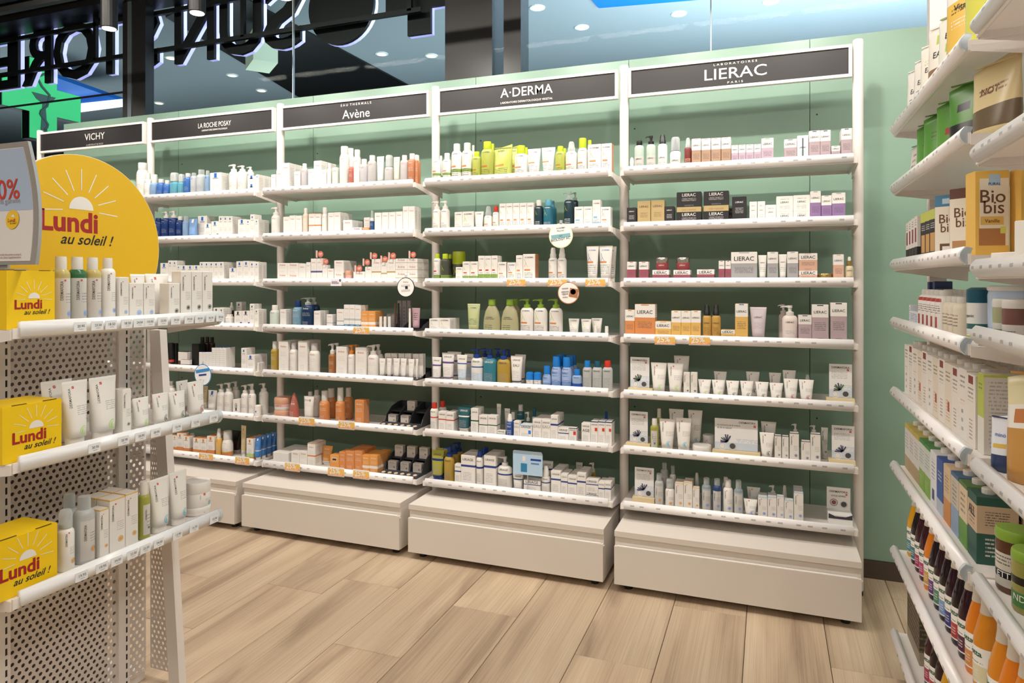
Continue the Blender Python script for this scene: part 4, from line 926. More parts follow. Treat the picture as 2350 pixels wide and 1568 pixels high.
shelf_items(4, 6, 'L4', """
bot 393 470 180/240 de_cl cC
bot 445 510 85/140 de_cl r cC
bot 525 578 112/185 de_bbl r cC
foam 485 566 230/305 de_bor cW
box 568 643 265 de_or n2
box 645 722 258 de_or n2
box 725 783 305 de_or L=short_orange_topped_white_carton
spray 735 790 175/290 de_bor r cM
bot 805 888 218/275 de_clb cC
bot 900 980 225/280 de_nb cC
bot 992 1080 235/300 de_bbl cW
bot 985 1045 210/260 de_bbl r
bot 1087 1168 240/310 de_clb cC
tube 1172 1293 405 de_tl
tube 1200 1318 300 de_tl r
box 1298 1380 388 de_blu n2
box 1383 1461 388 de_blu n2
box 1464 1527 380 de_blu
box 1530 1610 415 de_blu L=short_blue_topped_white_carton
box 1614 1697 348 de_blu n3 L=tall_blue_topped_white_carton
pump 1400 1460 285/360 de_bbl r cW
spray 1505 1560 285/380 de_bbl r cM
""")
shelf_items(3, 0, 'A1', """
bot 118 208 270/335 ad_gb cM
bot 235 328 262/330 ad_gb cM
bot 190 232 290/350 ad_gb r cM
bot 337 450 155/235 ad_gb cM L=large_green_banded_white_bottle
bot 455 572 145/228 ad_gb cM L=large_green_banded_white_bottle
bot 560 602 170/240 ad_gb r cM
bot 574 670 245/298 ad_lime cL L=small_lime_green_bottle
bot 674 815 130/212 ad_lime cL L=large_lime_green_bottle
bot 780 830 152/235 ad_lime r cL
pouch 822 1030 190 ad_lime
pouch 1000 1115 185 ad_lime r
bot 1058 1203 175/265 ad_w cL
bot 1165 1215 195/280 ad_w r cL
tube 1207 1355 210 ad_w
tube 1365 1522 195 ad_w
bot 1526 1636 182/240 ad_lime cL L=round_stickered_lime_green_bottle
bot 1605 1655 205/260 ad_lime r cL
spray 1642 1775 130/240 ad_w cC
aero 1780 1893 90/200 ad_w cL
aero 1890 1945 112/210 ad_w r cL
box 1896 2047 158 ad_or d.05
box 2050 2205 147 ad_or d.05
""")
shelf_items(3, 1, 'A1', """
pump 120 211 810/905 ad_c cW
pump 213 308 808/900 ad_c cW
box 365 453 935 ad_c r.06 L=upper_white_yellow_marked_carton
box 456 588 930 ad_c r.06 L=wide_white_yellow_marked_carton
box 318 394 1110 ad_c d.025 L=low_white_carton
box 397 588 1105 ad_c d.025 L=low_white_carton
tube 592 702 930 ad_c L=white_swoosh_marked_tube
spray 706 803 870/975 ad_w cC
bot 806 878 868/935 ad_w cR
box 879 952 838 ad_co n2
box 955 1030 835 ad_co n2
box 1033 1110 832 ad_co
box 1113 1192 830 ad_co
box 1195 1280 828 ad_co n2
bot 1283 1384 800/865 ad_dk cW
bot 1386 1500 795/862 ad_tl cA n2
pump 1625 1738 705/795 ad_dk cC
pump 1715 1785 710/800 ad_dk cC r
box 1741 1842 875 ad_ct
box 1846 1945 872 ad_c
box 1948 2040 797 ad_ct L=tall_white_teal_marked_carton
box 2043 2155 877 ad_co
bot 1560 1625 1030/1060 ad_tl r.05 cC
""")
shelf_items(3, 2, 'A2', """
bot 130 209 215/265 ad_wg cL
bot 211 305 215/270 ad_cl cL
bot 285 345 220/270 ad_cl r cL
jar 350 485 190/330 ad_cl r.10 cL L=large_clear_bottle_with_wide_lime_cap
box 378 455 368 ad_c L=small_white_carton
box 457 541 303 ad_wg
box 545 632 303 ad_wg
box 637 709 237 ad_wg L=tall_white_and_green_carton n2
box 711 785 237 ad_wg L=tall_white_and_green_carton
box 787 857 235 ad_wg L=tall_white_and_green_carton n2
box 859 960 310 ad_or
box 968 1068 315 ad_bl L=white_orange_and_blue_striped_carton
box 1070 1147 232 ad_or
box 1150 1290 217 ad_or L=large_orange_sided_white_carton
spray 1447 1548 145/258 ad_co cM
spray 1550 1650 145/258 ad_co cM
tube 1880 2022 125 ad_bl
tube 2024 2185 122 ad_bl
tube 2100 2225 130 ad_bl r
""")
shelf_items(3, 3, 'A2', """
box 75 188 960 ad_c n2
box 190 312 960 ad_c n2
tube 515 660 788 ad_gel cC
oil 700 895 737/800 ad_oil cQ
oil 903 1105 737/800 ad_oil cQ n2
pump 1125 1275 733/830 ad_w cQ
pump 1280 1432 735/832 ad_w cQ
pump 1455 1608 732/835 ad_w cQ
tube 1675 1798 958 ad_c
tube 1818 1937 963 ad_c
tube 1938 2060 952 ad_c r.07
stick 1965 2005 1040/1075 wstk cW
stick 2090 2133 1045/1080 wstk cW
""")
shelf_items(3, 4, 'A3', """
tube 110 218 300 ur_pu
tube 222 365 250 ur_pu L=large_purple_banded_white_tube
tube 285 445 237 ur_pu r
tube 395 512 275 ur_bl
tube 480 585 262 ur_bl r
pump 560 695 205/305 ur_bl cD
pump 697 855 210/310 ur_te cD
pump 857 1008 218/322 ur_ye cD
pump 670 760 195/295 ur_bl cD r
pump 825 905 198/295 ur_te cD r
pump 955 1020 208/300 ur_ye cD r
tube 1010 1150 285 ur_eau
tube 1060 1185 270 ur_eau r
roll 1188 1274 470/553 ur_sm cB
roll 1276 1362 473/555 ur_sm cB
aero 1380 1475 400/490 ur_aer cB L=small_blue_aerosol_can
aero 1480 1592 290/405 ur_aer cB n3
aero 1597 1712 298/410 ur_aer cB n3
bot 1718 1828 440/505 ur_bi cB
bot 1838 1945 340/412 ur_cl cB L=clear_bottle_with_blue_cap
bot 1947 2063 342/412 ur_cl cT L=clear_bottle_with_teal_cap
bot 2065 2180 340/412 ur_cl cR L=clear_bottle_with_red_cap
""")
shelf_items(3, 5, 'A3', """
bot 93 178 823/885 ur_redb cR
bot 190 272 805/870 ur_redb cR r.10
box 180 265 925 ur_red
box 268 355 937 ur_red n2
tube 405 548 870 ur_tt n2
box 552 635 890 ur_grn n2
box 645 743 970 ur_grn L=pair_member_green_striped_white_carton
box 747 850 972 ur_grn L=pair_member_green_striped_white_carton
box 853 953 1145 ur_grn d.03 L=low_green_striped_white_carton
spray 957 1042 950/1030 ur_nav cW
bot 1000 1075 930/1010 ur_nav r cW
bot 1085 1165 845/915 ur_tt cS r.13
box 1045 1111 1035 ur_eauc
box 1113 1255 1080 ur_bt
tube 850 900 835 ur_w r
tube 940 1010 890 ur_w r
pump 1180 1240 930/1030 ur_te r cW
bot 1255 1310 885/980 ur_sm r.14 cT
box 1262 1362 1015 ur_eauc n3
box 1365 1466 1020 ur_eauc n3
box 1468 1550 970 ur_b n3
box 1552 1674 1115 ur_b L=low_wide_blue_banded_carton
box 1677 1765 1115 ur_nt L=low_navy_topped_white_carton
box 1822 1925 1060 ur_age
box 1928 2010 1038 ur_nt n2
box 2012 2093 1040 ur_nt n2
box 2095 2180 1045 ur_nt n2
bot 2080 2135 925/1000 ur_nav r.15 cD
""")
shelf_items(3, 6, 'A4', """
tube 258 378 140 ur_yt cD n2
pump 382 478 115/200 ur_ye cD n3
box 480 540 280 ur_b L=short_blue_banded_white_carton
box 542 682 195 ur_b L=large_blue_banded_white_carton n2
bot 690 762 145/205 ur_b cD n3
box 765 888 195 ur_b L=large_blue_banded_white_carton n2
pump 893 1040 205/290 ur_b cS
tube 1048 1148 375 ur_b
box 1152 1318 440 ur_b L=low_wide_blue_banded_white_carton
spray 1322 1413 290/390 ur_b cW
tube 1335 1440 245 ur_b r
box 1417 1511 345 ur_b n3
box 1513 1577 375 ur_b n3 L=slim_blue_banded_white_carton
box 1580 1668 395 ur_b n3
box 1670 1755 365 ur_b n3 L=yellow_spotted_blue_banded_white_carton
box 1757 1875 560 ur_b L=small_blue_banded_white_carton
box 1757 1875 430 ur_b b560 L=small_blue_banded_white_carton
box 1877 1937 455 ur_b n3 L=slim_blue_banded_white_carton
box 1939 2000 455 ur_b n3 L=slim_blue_banded_white_carton
pump 1795 1855 265/350 ur_ye r.17 cW
tube 1660 1725 262 ur_w r.22
""")
shelf_items(2, 0, 'V1', """
box 130 190 475 av_w L=small_white_carton
box 200 272 420 av_w
box 275 375 320 av_w L=tall_white_carton n3
box 440 520 435 av_w L=small_white_carton
bot 545 622 330/388 av_cl
box 626 700 400 av_w
box 703 803 290 av_w L=tall_white_carton n3
box 805 880 410 av_w
bot 885 948 330/400 av_b
box 951 1035 380 av_gr L=white_green_badged_carton
aero 1056 1183 100/200 av_b cW
aero 1160 1260 125/215 av_b r cW
aero 1245 1340 145/230 av_b r cW
bot 1185 1245 368/380 av_pk cP
spray 1250 1333 320/390 av_b cW
bot 1337 1438 270/335 av_cl
bot 1442 1552 220/290 av_neu
tube 1557 1655 232 av_b
foam 1668 1780 225/375 av_neu cW
tube 1783 1870 240 av_be
bot 1878 1980 218/280 av_neu
bot 1982 2085 195/270 av_oc n2
bot 2088 2160 210/285 av_oc
""")
shelf_items(2, 1, 'V1', """
pump 148 248 915/1025 av_b cW
box 293 374 1045 av_w
box 376 459 1028 av_w n2
box 461 550 1030 av_w
bot 560 634 930/1005 av_be
box 636 720 1000 av_or
box 722 805 1000 av_or
aero 818 892 920/1005 av_b cW
box 895 975 990 av_w L=tall_white_carton
box 977 1060 985 av_w n3 L=tall_white_carton
box 1100 1218 1090 av_w n2 L=wide_white_carton
box 1221 1350 1190 av_fl L=low_pale_blue_carton
box 1380 1460 1055 av_w r.075 L=short_white_carton
box 1353 1458 1190 av_orc d.04 L=low_orange_NEU_carton
spray 1462 1521 960/1060 av_sp cC
box 1525 1615 990 av_w L=pink_lettered_white_carton
box 1622 1710 985 av_w L=pink_lettered_white_carton
box 1715 1805 980 av_w L=pink_lettered_white_carton
box 1810 1900 975 av_w L=pink_lettered_white_carton
box 1905 1980 905 av_w n2 L=tallest_white_carton
box 1982 2065 905 av_w n2 L=tallest_white_carton
""")
shelf_items(2, 2, 'V2', """
box 215 349 405 av_w L=wide_low_white_carton
box 215 349 260 av_w b405 L=wide_low_white_carton
box 351 500 410 av_w L=wide_low_white_carton
box 351 500 260 av_w b410 L=wide_low_white_carton
box 502 596 272 av_w
box 600 660 250 av_w L=slim_white_carton_with_syringe_picture
box 665 740 200 av_bd
box 742 818 200 av_bd
box 820 886 285 av_w L=short_white_carton
box 890 972 335 av_w L=short_white_carton
box 980 1115 395 av_w L=stacked_white_carton n2
box 980 1115 225 av_w b395 L=stacked_white_carton n2
jar 1122 1230 360/420 av_pj cP
box 1240 1393 375 av_w L=low_white_carton
box 1397 1483 310 av_w L=short_white_carton
box 1485 1610 205 av_gd L=large_gold_striped_white_carton
box 1612 1690 250 av_gd L=slim_gold_striped_white_carton
box 1692 1803 205 av_gd
box 1805 1964 385 av_gd L=low_gold_striped_white_carton n2
box 1805 1964 295 av_gd b385 L=low_gold_striped_white_carton n2
box 1805 1964 200 av_gd b295 L=low_gold_striped_white_carton n2
box 1966 2125 385 av_gd L=low_gold_striped_white_carton n2
box 1966 2125 295 av_gd b385 L=low_gold_striped_white_carton n2
box 1966 2125 200 av_gd b295 L=low_gold_striped_white_carton n2
""")
shelf_items(2, 3, 'V2', """
bot 130 245 825/890 av_gr
box 250 330 885 av_w L=wide_white_carton n3
bot 437 550 765/850 av_te cN
pump 555 703 725/820 av_nv cC n2
box 706 792 905 av_w n2
box 878 956 950 av_bl L=short_blue_striped_white_carton
box 1012 1108 880 av_bl n2
box 1110 1182 820 av_bl L=tall_blue_striped_white_carton n2
box 1184 1257 820 av_bl L=tall_blue_striped_white_carton n2
box 1260 1340 828 av_bl L=tall_blue_striped_white_carton n2
box 1344 1435 910 av_yor n2
box 1437 1533 910 av_yor n2
stick 1590 1630 980/1090 wstk cW
stick 1648 1688 980/1090 wstk cW
stick 1706 1748 980/1090 wstk cW
box 1690 1750 940 grys r.10 d.02
box 1752 1810 940 grys r.10 d.02
stick 1792 1812 795/1000 brs cX r.06
box 1830 1890 765 grys r.14 d.02 L=tall_slim_grey_carton
box 1895 1955 765 grys r.14 d.02 L=tall_slim_grey_carton
box 1960 2010 765 grys r.14 d.02 L=tall_slim_grey_carton
stick 1985 2015 870/1090 wstk cW
stick 1838 1860 800/1000 blk cK r.06
tube 2030 2150 865 pinkt cK r.045
""")
shelf_items(2, 4, 'V3', """
bot 140 228 140/238 av_oil cM
box 232 365 140 av_w L=tall_white_carton n2
bot 388 490 160/245 av_b cS
box 492 630 140 av_w L=tall_white_carton n2
bot 635 783 165/260 av_b cS L=wide_white_bottle_with_green_badge
pump 915 1003 170/305 av_am cM n2
box 1005 1147 215 av_w L=tall_red_lettered_white_carton n2
pump 1175 1262 190/310 av_b cO n2
box 1265 1410 228 av_w L=tall_red_lettered_white_carton
pump 1437 1580 190/315 av_b cM n2
tube 1590 1672 370 av_b cS L=small_white_tube
tube 1692 1756 370 av_b cS L=small_white_tube
tube 1780 1866 370 av_b cS L=small_white_tube
tube 1878 1957 372 av_b cS L=small_white_tube
tube 1982 2062 380 av_b cS L=small_white_tube
tube 2083 2157 380 av_b cS L=small_white_tube
box 1662 1742 305 av_w r.09 L=slim_white_carton d.03
box 1748 1825 305 av_w r.09 L=slim_white_carton d.03
box 1848 1925 308 av_w r.09 L=slim_white_carton d.03
box 1932 2012 308 av_w r.09 L=slim_white_carton d.03
box 2040 2120 312 av_w r.09 L=slim_white_carton d.03
box 2125 2210 312 av_w r.09 L=slim_white_carton d.03
""")
shelf_items(2, 5, 'V3', """
jar 200 385 1055/1120 av_pj cP
jar 200 385 890/970 av_pj b1057 cP
tri 388 500 830 av_pk
tube 575 710 880 av_net cS
bot 620 700 815/870 av_b r cS
bot 705 790 795/860 av_b r cS
bot 795 915 805/935 av_orb cM
bot 880 1005 775/890 av_orb r cM
bot 1010 1122 765/940 av_orb cM
bot 1125 1225 765/880 av_orb cM r
box 1258 1380 935 av_orc
""")
shelf_items(2, 6, 'V4', """
box 412 578 375 av_ln n3
box 608 698 365 av_w n2
box 700 783 365 av_w n2
box 786 870 275 av_or n2 L=tall_orange_topped_white_carton
tube 948 1065 300 av_yot r.08
box 1032 1130 405 av_neo
box 1132 1200 370 av_orc n2
box 1202 1297 362 av_orc n3
box 1300 1382 360 av_orc n3
box 1384 1461 405 av_yor n3
box 1463 1550 407 av_yor n3
""")
shelf_items(1, 0, 'R1', """
aero 100 213 82/165 lr_b cW
bot 192 262 210/290 lr_b cW
bot 266 350 230/335 lr_cb cW
bot 352 434 290/335 lr_bl cM
bot 436 512 305/350 lr_bl cM
foam 515 618 215/320 lr_ta cW
foam 620 692 232/325 lr_ta cW
bot 698 780 215/262 lr_bl cS
bot 783 856 210/250 lr_cl cC
bot 860 960 170/230 lr_cl cC
bot 963 1016 180/240 lr_cb cC
box 1018 1160 205 lr_w n3
pump 1275 1383 100/190 lr_b cW
pump 1386 1490 115/185 lr_b cW
pump 1500 1575 130/190 lr_b cW r.09
box 1500 1602 360 lr_w d.04 L=small_white_blue_squared_carton
box 1500 1602 250 lr_w b360 d.04 L=small_white_blue_squared_carton
box 1605 1690 228 lr_w n3
""")
shelf_items(1, 1, 'R1', """
pump 412 508 705/790 lr_nv cM
pump 512 600 700/785 lr_nv cM
bot 602 678 768/815 lr_nv cM
bot 680 748 765/820 lr_cb cC
tube 750 860 795 lr_sk
box 862 978 762 lr_w L=large_white_blue_squared_carton r.075
box 945 1030 862 lr_gn d.04
box 1035 1127 830 lr_gn
box 1128 1186 765 lr_w n3
box 1187 1246 765 lr_w n3
box 1247 1305 765 lr_w n3
box 1375 1480 805 lr_w n2
box 1482 1532 810 lr_w
box 1534 1590 742 lr_w n2 L=tall_white_blue_squared_carton
box 1592 1675 805 lr_w n2
bot 310 408 790/830 lr_nv cN
""")
shelf_items(1, 2, 'R2', """
box 155 253 135 lr_w
box 255 310 103 lr_w n2
box 312 367 103 lr_w n2
box 370 412 165 lr_w L=short_white_blue_squared_carton
box 415 498 165 lr_w L=short_white_blue_squared_carton
box 500 577 165 lr_w L=short_white_blue_squared_carton
box 580 657 165 lr_w L=short_white_blue_squared_carton
box 660 719 122 lr_w
box 721 780 122 lr_w
box 782 840 122 lr_w
box 842 905 122 lr_w
box 907 970 122 lr_w n3
box 1040 1130 200 lr_w L=short_white_blue_squared_carton
box 1132 1215 113 lr_w
box 1217 1300 108 lr_w n2
box 1302 1365 122 lr_w
box 1367 1432 122 lr_w n2
""")
shelf_items(1, 3, 'R2', """
box 835 913 710 lr_gs n2
box 915 987 715 lr_gs n2
bot 995 1100 795/815 lr_gs
drop 1045 1100 640/740 lr_brn cW r.09
box 1105 1202 755 lr_vi
box 1205 1303 752 lr_vi
box 1305 1363 660 lr_gs n2 L=tall_grey_squared_white_carton
box 1365 1430 730 lr_gs n2
box 1130 1200 635 lr_gs r.14
""")
shelf_items(1, 4, 'R2', """
stick 195 255 1165/1290 lr_blk cK
stick 260 322 1160/1290 lr_blk cK
stick 325 380 1165/1290 lr_rb cK r.07
box 385 500 1280 lr_card r.05 L=small_white_carton
box 415 530 1380 lr_card d.02 L=low_brown_and_white_carton
box 560 648 1175 blk r.06 L=black_display_carton
bot 668 730 1085/1150 lr_brn cK r.13
bot 732 790 1082/1150 lr_brn cK r.13
bot 792 850 1085/1150 lr_brn cK r.13
box 652 692 1280 lr_ln
box 694 734 1280 lr_ln
box 736 774 1280 lr_ln
box 776 814 1280 lr_ln
box 816 862 1225 lr_ln n3
box 864 908 1225 lr_ln n3
box 910 955 1225 lr_ln n3
box 957 1000 1225 lr_ln n3
box 1195 1262 1230 lr_w n2
box 1264 1365 1320 lr_w n2 L=small_white_blue_squared_carton
box 1400 1445 1420 lr_w n2 L=tiny_white_blue_squared_carton
""")
shelf_items(1, 5, 'R3', """
pump 190 252 145/205 lr_b cM
pump 150 185 100/190 lr_b cM r
tube 528 566 190 lr_be r
tube 570 655 232 lr_b
pump 660 732 170/245 lr_b cM n2
pump 734 800 160/240 lr_b cM n2
box 802 878 322 lr_med
pump 882 957 180/255 lr_b cM n2
pump 960 1018 170/260 lr_b cM
pump 1060 1130 165/240 lr_b cM r.08
roll 1022 1098 368/420 lr_b cW
""")
shelf_items(1, 6, 'R3', """
box 175 228 660 lr_or
box 231 270 660 lr_or
box 272 329 640 lr_or
box 331 388 668 lr_or
bot 392 440 640/690 lr_wo r.09
box 423 489 685 lr_or
box 491 553 690 lr_or
box 556 640 668 lr_or n2
spray 642 708 590/675 lr_os cM
aero 710 795 615/690 lr_wo cM
tube 800 880 612 lr_rb r cW
tube 882 928 565 lr_be r.05 
box 930 1004 690 lr_lo n2
tube 1006 1095 672 lr_tb n4 cM
""")
shelf_items(0, 0, 'R1', """
box -120 -60 300 lr_mint
box -55 -5 300 lr_mint
box 2 50 300 lr_mint
""")
# ---- small signs and promo pieces on the wall bays
M_woodb = simple('pale_wood', 'wood', .6); M_card = simple('card_white', '#eae8e6', .5)
def card_sign(crop, x0, x1, y0, bx0, bx1, by, k, label, wide=False, words=()):
    ox, oy, sc = CROPS[crop]; Yf = YS + .035; zs = LIP0 - .25 * k + .021
    p0 = onY(ox + x0 / sc, oy + y0 / sc, Yf + .02); p1 = onY(ox + x1 / sc, oy + y0 / sc, Yf + .02); b0 = onY(ox + bx0 / sc, oy + by / sc, Yf); b1 = onY(ox + bx1 / sc, oy + by / sc, Yf)
    lo, hi = PX0 + 4 + .025, PX0 + 5 - .025; b0x, b1x = max(b0.x, lo), min(b1.x, hi)
    cx = (b0x + b1x) / 2; t = thing('card_sign', label, 'sign', (cx, Yf, zs), 0, 'printed card signs in wooden blocks'); hb = max(.02, b0.z - zs); ht = p0.z - zs
    MB().box(b0x - cx, b1x - cx, 0, .04, 0, hb).build('wooden_block', M_woodb, t)
    w0, w1 = max(p0.x, lo) - cx, min(p1.x, hi) - cx; W = w1 - w0; sf = lambda x, z: .0185
    cd = link('card', box_body(W, .0025, ht - hb + .01, printed('print_card_scene' + ('_wide' if wide else ''), '#e9e8e8', [(0, .18, '#b9bcc4')], ([] if wide else [P(.1, .8, .6, .8, 'gry', 5)]) + [P(.0, 1, .1, .3, '#c6d4e4', 0), P(.5, 1, .3, .42, '#8fb0dc', 3)], .5)), t, ((w0 + w1) / 2, .02, hb - .01))
    m0 = (w0 + w1) / 2; H = ht - hb
    lettering(t, 'DERMAFORA', w0 + W * (.5 if not wide else .76), ht - H * .1, W * (.78 if not wide else .38), 'dgry', sf, bold=.006)
    lettering(t, '#', w0 + W * (.82 if not wide else .93), ht - H * (.17 if not wide else .2), W * (.09 if not wide else .05), 'red', sf, name='cross_mark')
    for i, s in enumerate(words): lettering(t, s, w0 + W * (.33 - .1 * i), ht - H * (.2 + .09 * i), W * (.54 - .2 * i), 'dgry', sf, shear=.3)
    # picture: mortar, white dish, plant sprig
    q = W * (.3 if not wide else .16); mx = w0 + W * (.72 if not wide else .42)
    lettering(t, 'o.', mx, hb + q * .6, q * 1.15, 'lgry', sf, name='picture_mortar'); lettering(t, 'o.', mx, hb + q * .68, q * .85, 'dgry', lambda x, z: .018, name='picture_mortar'); lettering(t, '@', mx - q * 1.5, hb + q * .6, q * 1.2, 'W', sf, name='picture_dish')
    rnd = random.Random(label)
    for i in range(7):
        a = R(60 + i * 20 + rnd.random() * 10); r = q * (.75 + .3 * rnd.random())
        lettering(t, '--', mx - q * .8 + cos(a) * r * .6, hb + q * 1.25 + sin(a) * r * .6, r * 1.1, ['#3d3a66', '#4c6a3f', '#5a4a80'][i % 3] if k != 4 else ['#4c6a3f', '#54784a', '#4a3a66'][i % 3], lambda x, z: .0178, rot=math.degrees(a), name='picture_leaf')
card_sign('L3', 110, 290, 120, 87, 320, 430, 4, 'card sign with green plant picture in wooden block, fifth shelf')
card_sign('L3', 1990, 2207, 185, 1965, 2235, 510, 4, 'card sign with violet sprig in wooden block at fifth shelf right end')
card_sign('L3', 105, 275, 632, 65, 295, 935, 5, 'card sign with leaf picture in wooden block, sixth shelf left end')
card_sign('L3', 908, 1315, 697, 885, 1338, 1010, 5, 'wide landscape card sign with mountains in long wooden block', True, ('La rencontre de la science', 'et de la nature'))
card_sign('L3', 2015, 2230, 765, 1985, 2260, 1090, 5, 'card sign with lavender picture in wooden block, sixth shelf right end')
card_sign('L4', 217, 385, 120, 195, 388, 385, 6, 'card sign with blue flowers in wooden block on lowest shelf')
# lip stick counter display on the lowest shelf, right end
sd = thing('lip_care_display', 'white cardboard counter display with printed back at lowest shelf right end', 'display', (.275, YS + .035, LIP0 - 1.5 + .021), 0)
MB().box(-.045, .045, 0, .09, 0, .045).build('tray', M_card, sd); o = MB().box(-.045, .045, .085, .09, .045, .135).build('back_card', M_card, sd)
lettering(sd, 'DERMAFORA', 0, .118, .07, 'dgry', lambda x, z: .0845, bold=.006); lettering(sd, 'STICK LEVRES', 0, .1, .055, 'dgry', lambda x, z: .0845); lettering(sd, '#', .03, .108, .007, 'red', lambda x, z: .0845, name='cross_mark')
lettering(sd, 'o.', .02, .066, .03, 'lgry', lambda x, z: .0845, name='picture_mortar'); lettering(sd, 'o.', .02, .067, .022, 'dgry', lambda x, z: .0838, name='picture_mortar'); lettering(sd, '@', -.018, .072, .03, '#8a5560', lambda x, z: .0845, name='picture_flower')
MB().prism([(-.044, .03), (.044, .03), (.044, .05), (.02, .04), (-.02, .04), (-.044, .05)], 'y', -.001, .0).build('dark_band', simple('band_dark', '#3c3640', .5), sd)
# round wobblers
def disc_sign(crop, cx, cy, r, Y, label, ring, inner, texts, clip=True):
    ox, oy, sc = CROPS[crop]; c = onY(ox + cx / sc, oy + cy / sc, Y); e = onY(ox + (cx + r) / sc, oy + cy / sc, Y); rr = e.x - c.x
    t = thing('round_shelf_sign', label, 'sign', tuple(c), 0, 'round signs clipped to shelf edges'); n = 36
    MB().prism([(rr * cos(2 * pi * i / n), rr * sin(2 * pi * i / n)) for i in range(n)], 'y', 0, .0015).build('disc', simple('disc_' + ring, ring, .4), t)
    MB().prism([(rr * .93 * cos(2 * pi * i / n), rr * .93 * sin(2 * pi * i / n)) for i in range(n)], 'y', -.0006, .0006).build('face', simple('disc_' + inner, inner, .4), t)
    for s, u, v, w, cl, rot in texts: lettering(t, s, u * rr, v * rr, w * rr, cl, lambda x, z: -.0009, rot, name='lettering' if s not in ('[]', '--', 'o.') else 'print_mark', bold=.004 if len(s) > 2 else 0)
    if clip: MB().box(-.006, .006, 0, .004, rr * .9, rr * 1.25).build('clip', M_rclear, t)
    return t
YD = YS - .022
disc_sign('A1', 1585, 1205, 138, YD, 'round white shelf sign with a teal stripe on fourth bay', '#dfe3b8', '#f3f1ea', [('A·DERMA', 0, .62, .75, 'dgry', 6), ('Phys-AC', 0, .38, .6, 'K', 6), ('--', 0, -.02, 1.6, '#7fb2b8', 6), ('NEU', 0, -.02, .3, 'K', 6), ('BIOLOGY AC', 0, -.28, 1.62, '#23395c', 8)])
disc_sign('A2', 1672, 662, 123, YD, 'round shelf sign with a hand photo under the promo tags', '#c98a62', '#efeae4', [('[]', .5, 0, .8, '#a9714f', -10), ('o.', .45, .1, .5, '#e8cdb8', 0), ('--', -.3, .4, .6, 'gry', 4), ('--', -.3, .1, .7, 'gry', 4), ('--', -.3, -.1, .6, 'gry', 4), ('--', -.3, -.4, .5, 'gry', 4), ('~', -.35, -.1, .25, 'org', 0)])
disc_sign('V2', 1945, 585, 118, YD, 'round white shelf sign with black ring below third shelf', '#1d1d1d', '#f1efec', [('Avène', 0, .55, .6, '#b08a80', 0), ('--', 0, .2, 1.0, 'lgry', 4), ('[]', .1, -.02, .3, 'K', 6), ('--', 0, -.3, 1.0, 'lgry', 4)])
disc_sign('R3', 517, 85, 80, YS - .03, 'round white and blue shelf sign above left display stand', '#3f8fd0', '#eef2f5', [('--', 0, .4, 1.6, '#3f8fd0', 10), ('--', 0, 0, .9, 'dblu', 8), ('--', -.1, -.5, .5, 'tan', 0)])
# mini red flags on cartons of the third bay
ox, oy, sc = CROPS['V2']
FL = [(735, 830, 90, 190), (815, 900, 195, 285), (1255, 1355, 290, 375), (1365, 1460, 200, 300), (1465, 1560, 115, 210), (1605, 1700, 160, 255), (1710, 1810, 115, 210), (1985, 2080, 95, 200)]
for i, (a, b_, c_, d_) in enumerate(FL):
    Y = YS + .028; p = onY(ox + (a + b_) / 2 / sc, oy + d_ / sc, Y); e = onY(ox + b_ / sc, oy + c_ / sc, Y); w = (e.x - p.x); t = thing('mini_flag', 'small round coral flag on cartons, %s from left, third shelf' % ORD[i], 'flag', tuple(p), 0, 'coral flags on the third shelf'); h = e.z - p.z
    n = 20; MB().prism([(w * .3 + w * .75 * cos(2 * pi * j / n), h * .52 + w * .75 * sin(2 * pi * j / n)) for j in range(n)], 'y', 0, .001).build('disc', simple('coral', '#d9725f', .5), t)
    MB().prism([(-w, h * .1), (-w * .55, 0), (-w * .5, h), (-w * 1.0, h * 1.05)], 'y', -.0012, 0).build('tab', simple('pale_coral', '#e3b9b0', .5), t)
    lettering(t, '--', w * .3, h * .6, w * .9, 'W', lambda x, z: 0, 8, name='print_line'); lettering(t, '--', w * .3, h * .42, w * .7, 'W', lambda x, z: 0, 8, name='print_line')
    MB().box(w * .2, w * .35, 0, .001, -.012, h * .2).build('stalk', M_rclear, t)
# promo tags 25%
PR = [('A2', 965, 1180, 497, 585, 'third shelf, fourth wall bay, leftmost of three'), ('A2', 1437, 1660, 497, 588, 'third shelf, fourth wall bay, middle of three'), ('A2', 1868, 2095, 493, 590, 'third shelf, fourth wall bay, rightmost of three'), ('L2', 340, 533, 952, 1035, 'fourth shelf, rightmost wall bay, left one'), ('L2', 665, 863, 955, 1040, 'fourth shelf, rightmost wall bay, right one'), ('V2', 1240, 1455, 1115, 1215, 'fourth shelf of third wall bay'),
  ('V3', 503, 715, 1160, 1275, 'sixth shelf of third wall bay, left one'), ('V3', 1040, 1255, 1210, 1325, 'sixth shelf of third wall bay, right one'), ('V4', 542, 703, 482, 577, 'lowest shelf of third wall bay, left one'), ('V4', 1010, 1187, 535, 632, 'lowest shelf of third wall bay, middle one'), ('V4', 1285, 1460, 565, 662, 'lowest shelf of third wall bay, right one'), ('R3', 483, 615, 825, 893, 'lowest shelf of second wall bay, left one'), ('R3', 825, 958, 858, 935, 'lowest shelf of second wall bay, right one')]
M_pr = printed('print_promo', '#eeb62c', [(0, .3, '#e8963a')], [P(0, 1, .85, 1, 'W', 0), P(.1, .9, .08, .3, 'W', 2), P(2, 9, 0, 1, '#f2e6d2', 0)], .35)
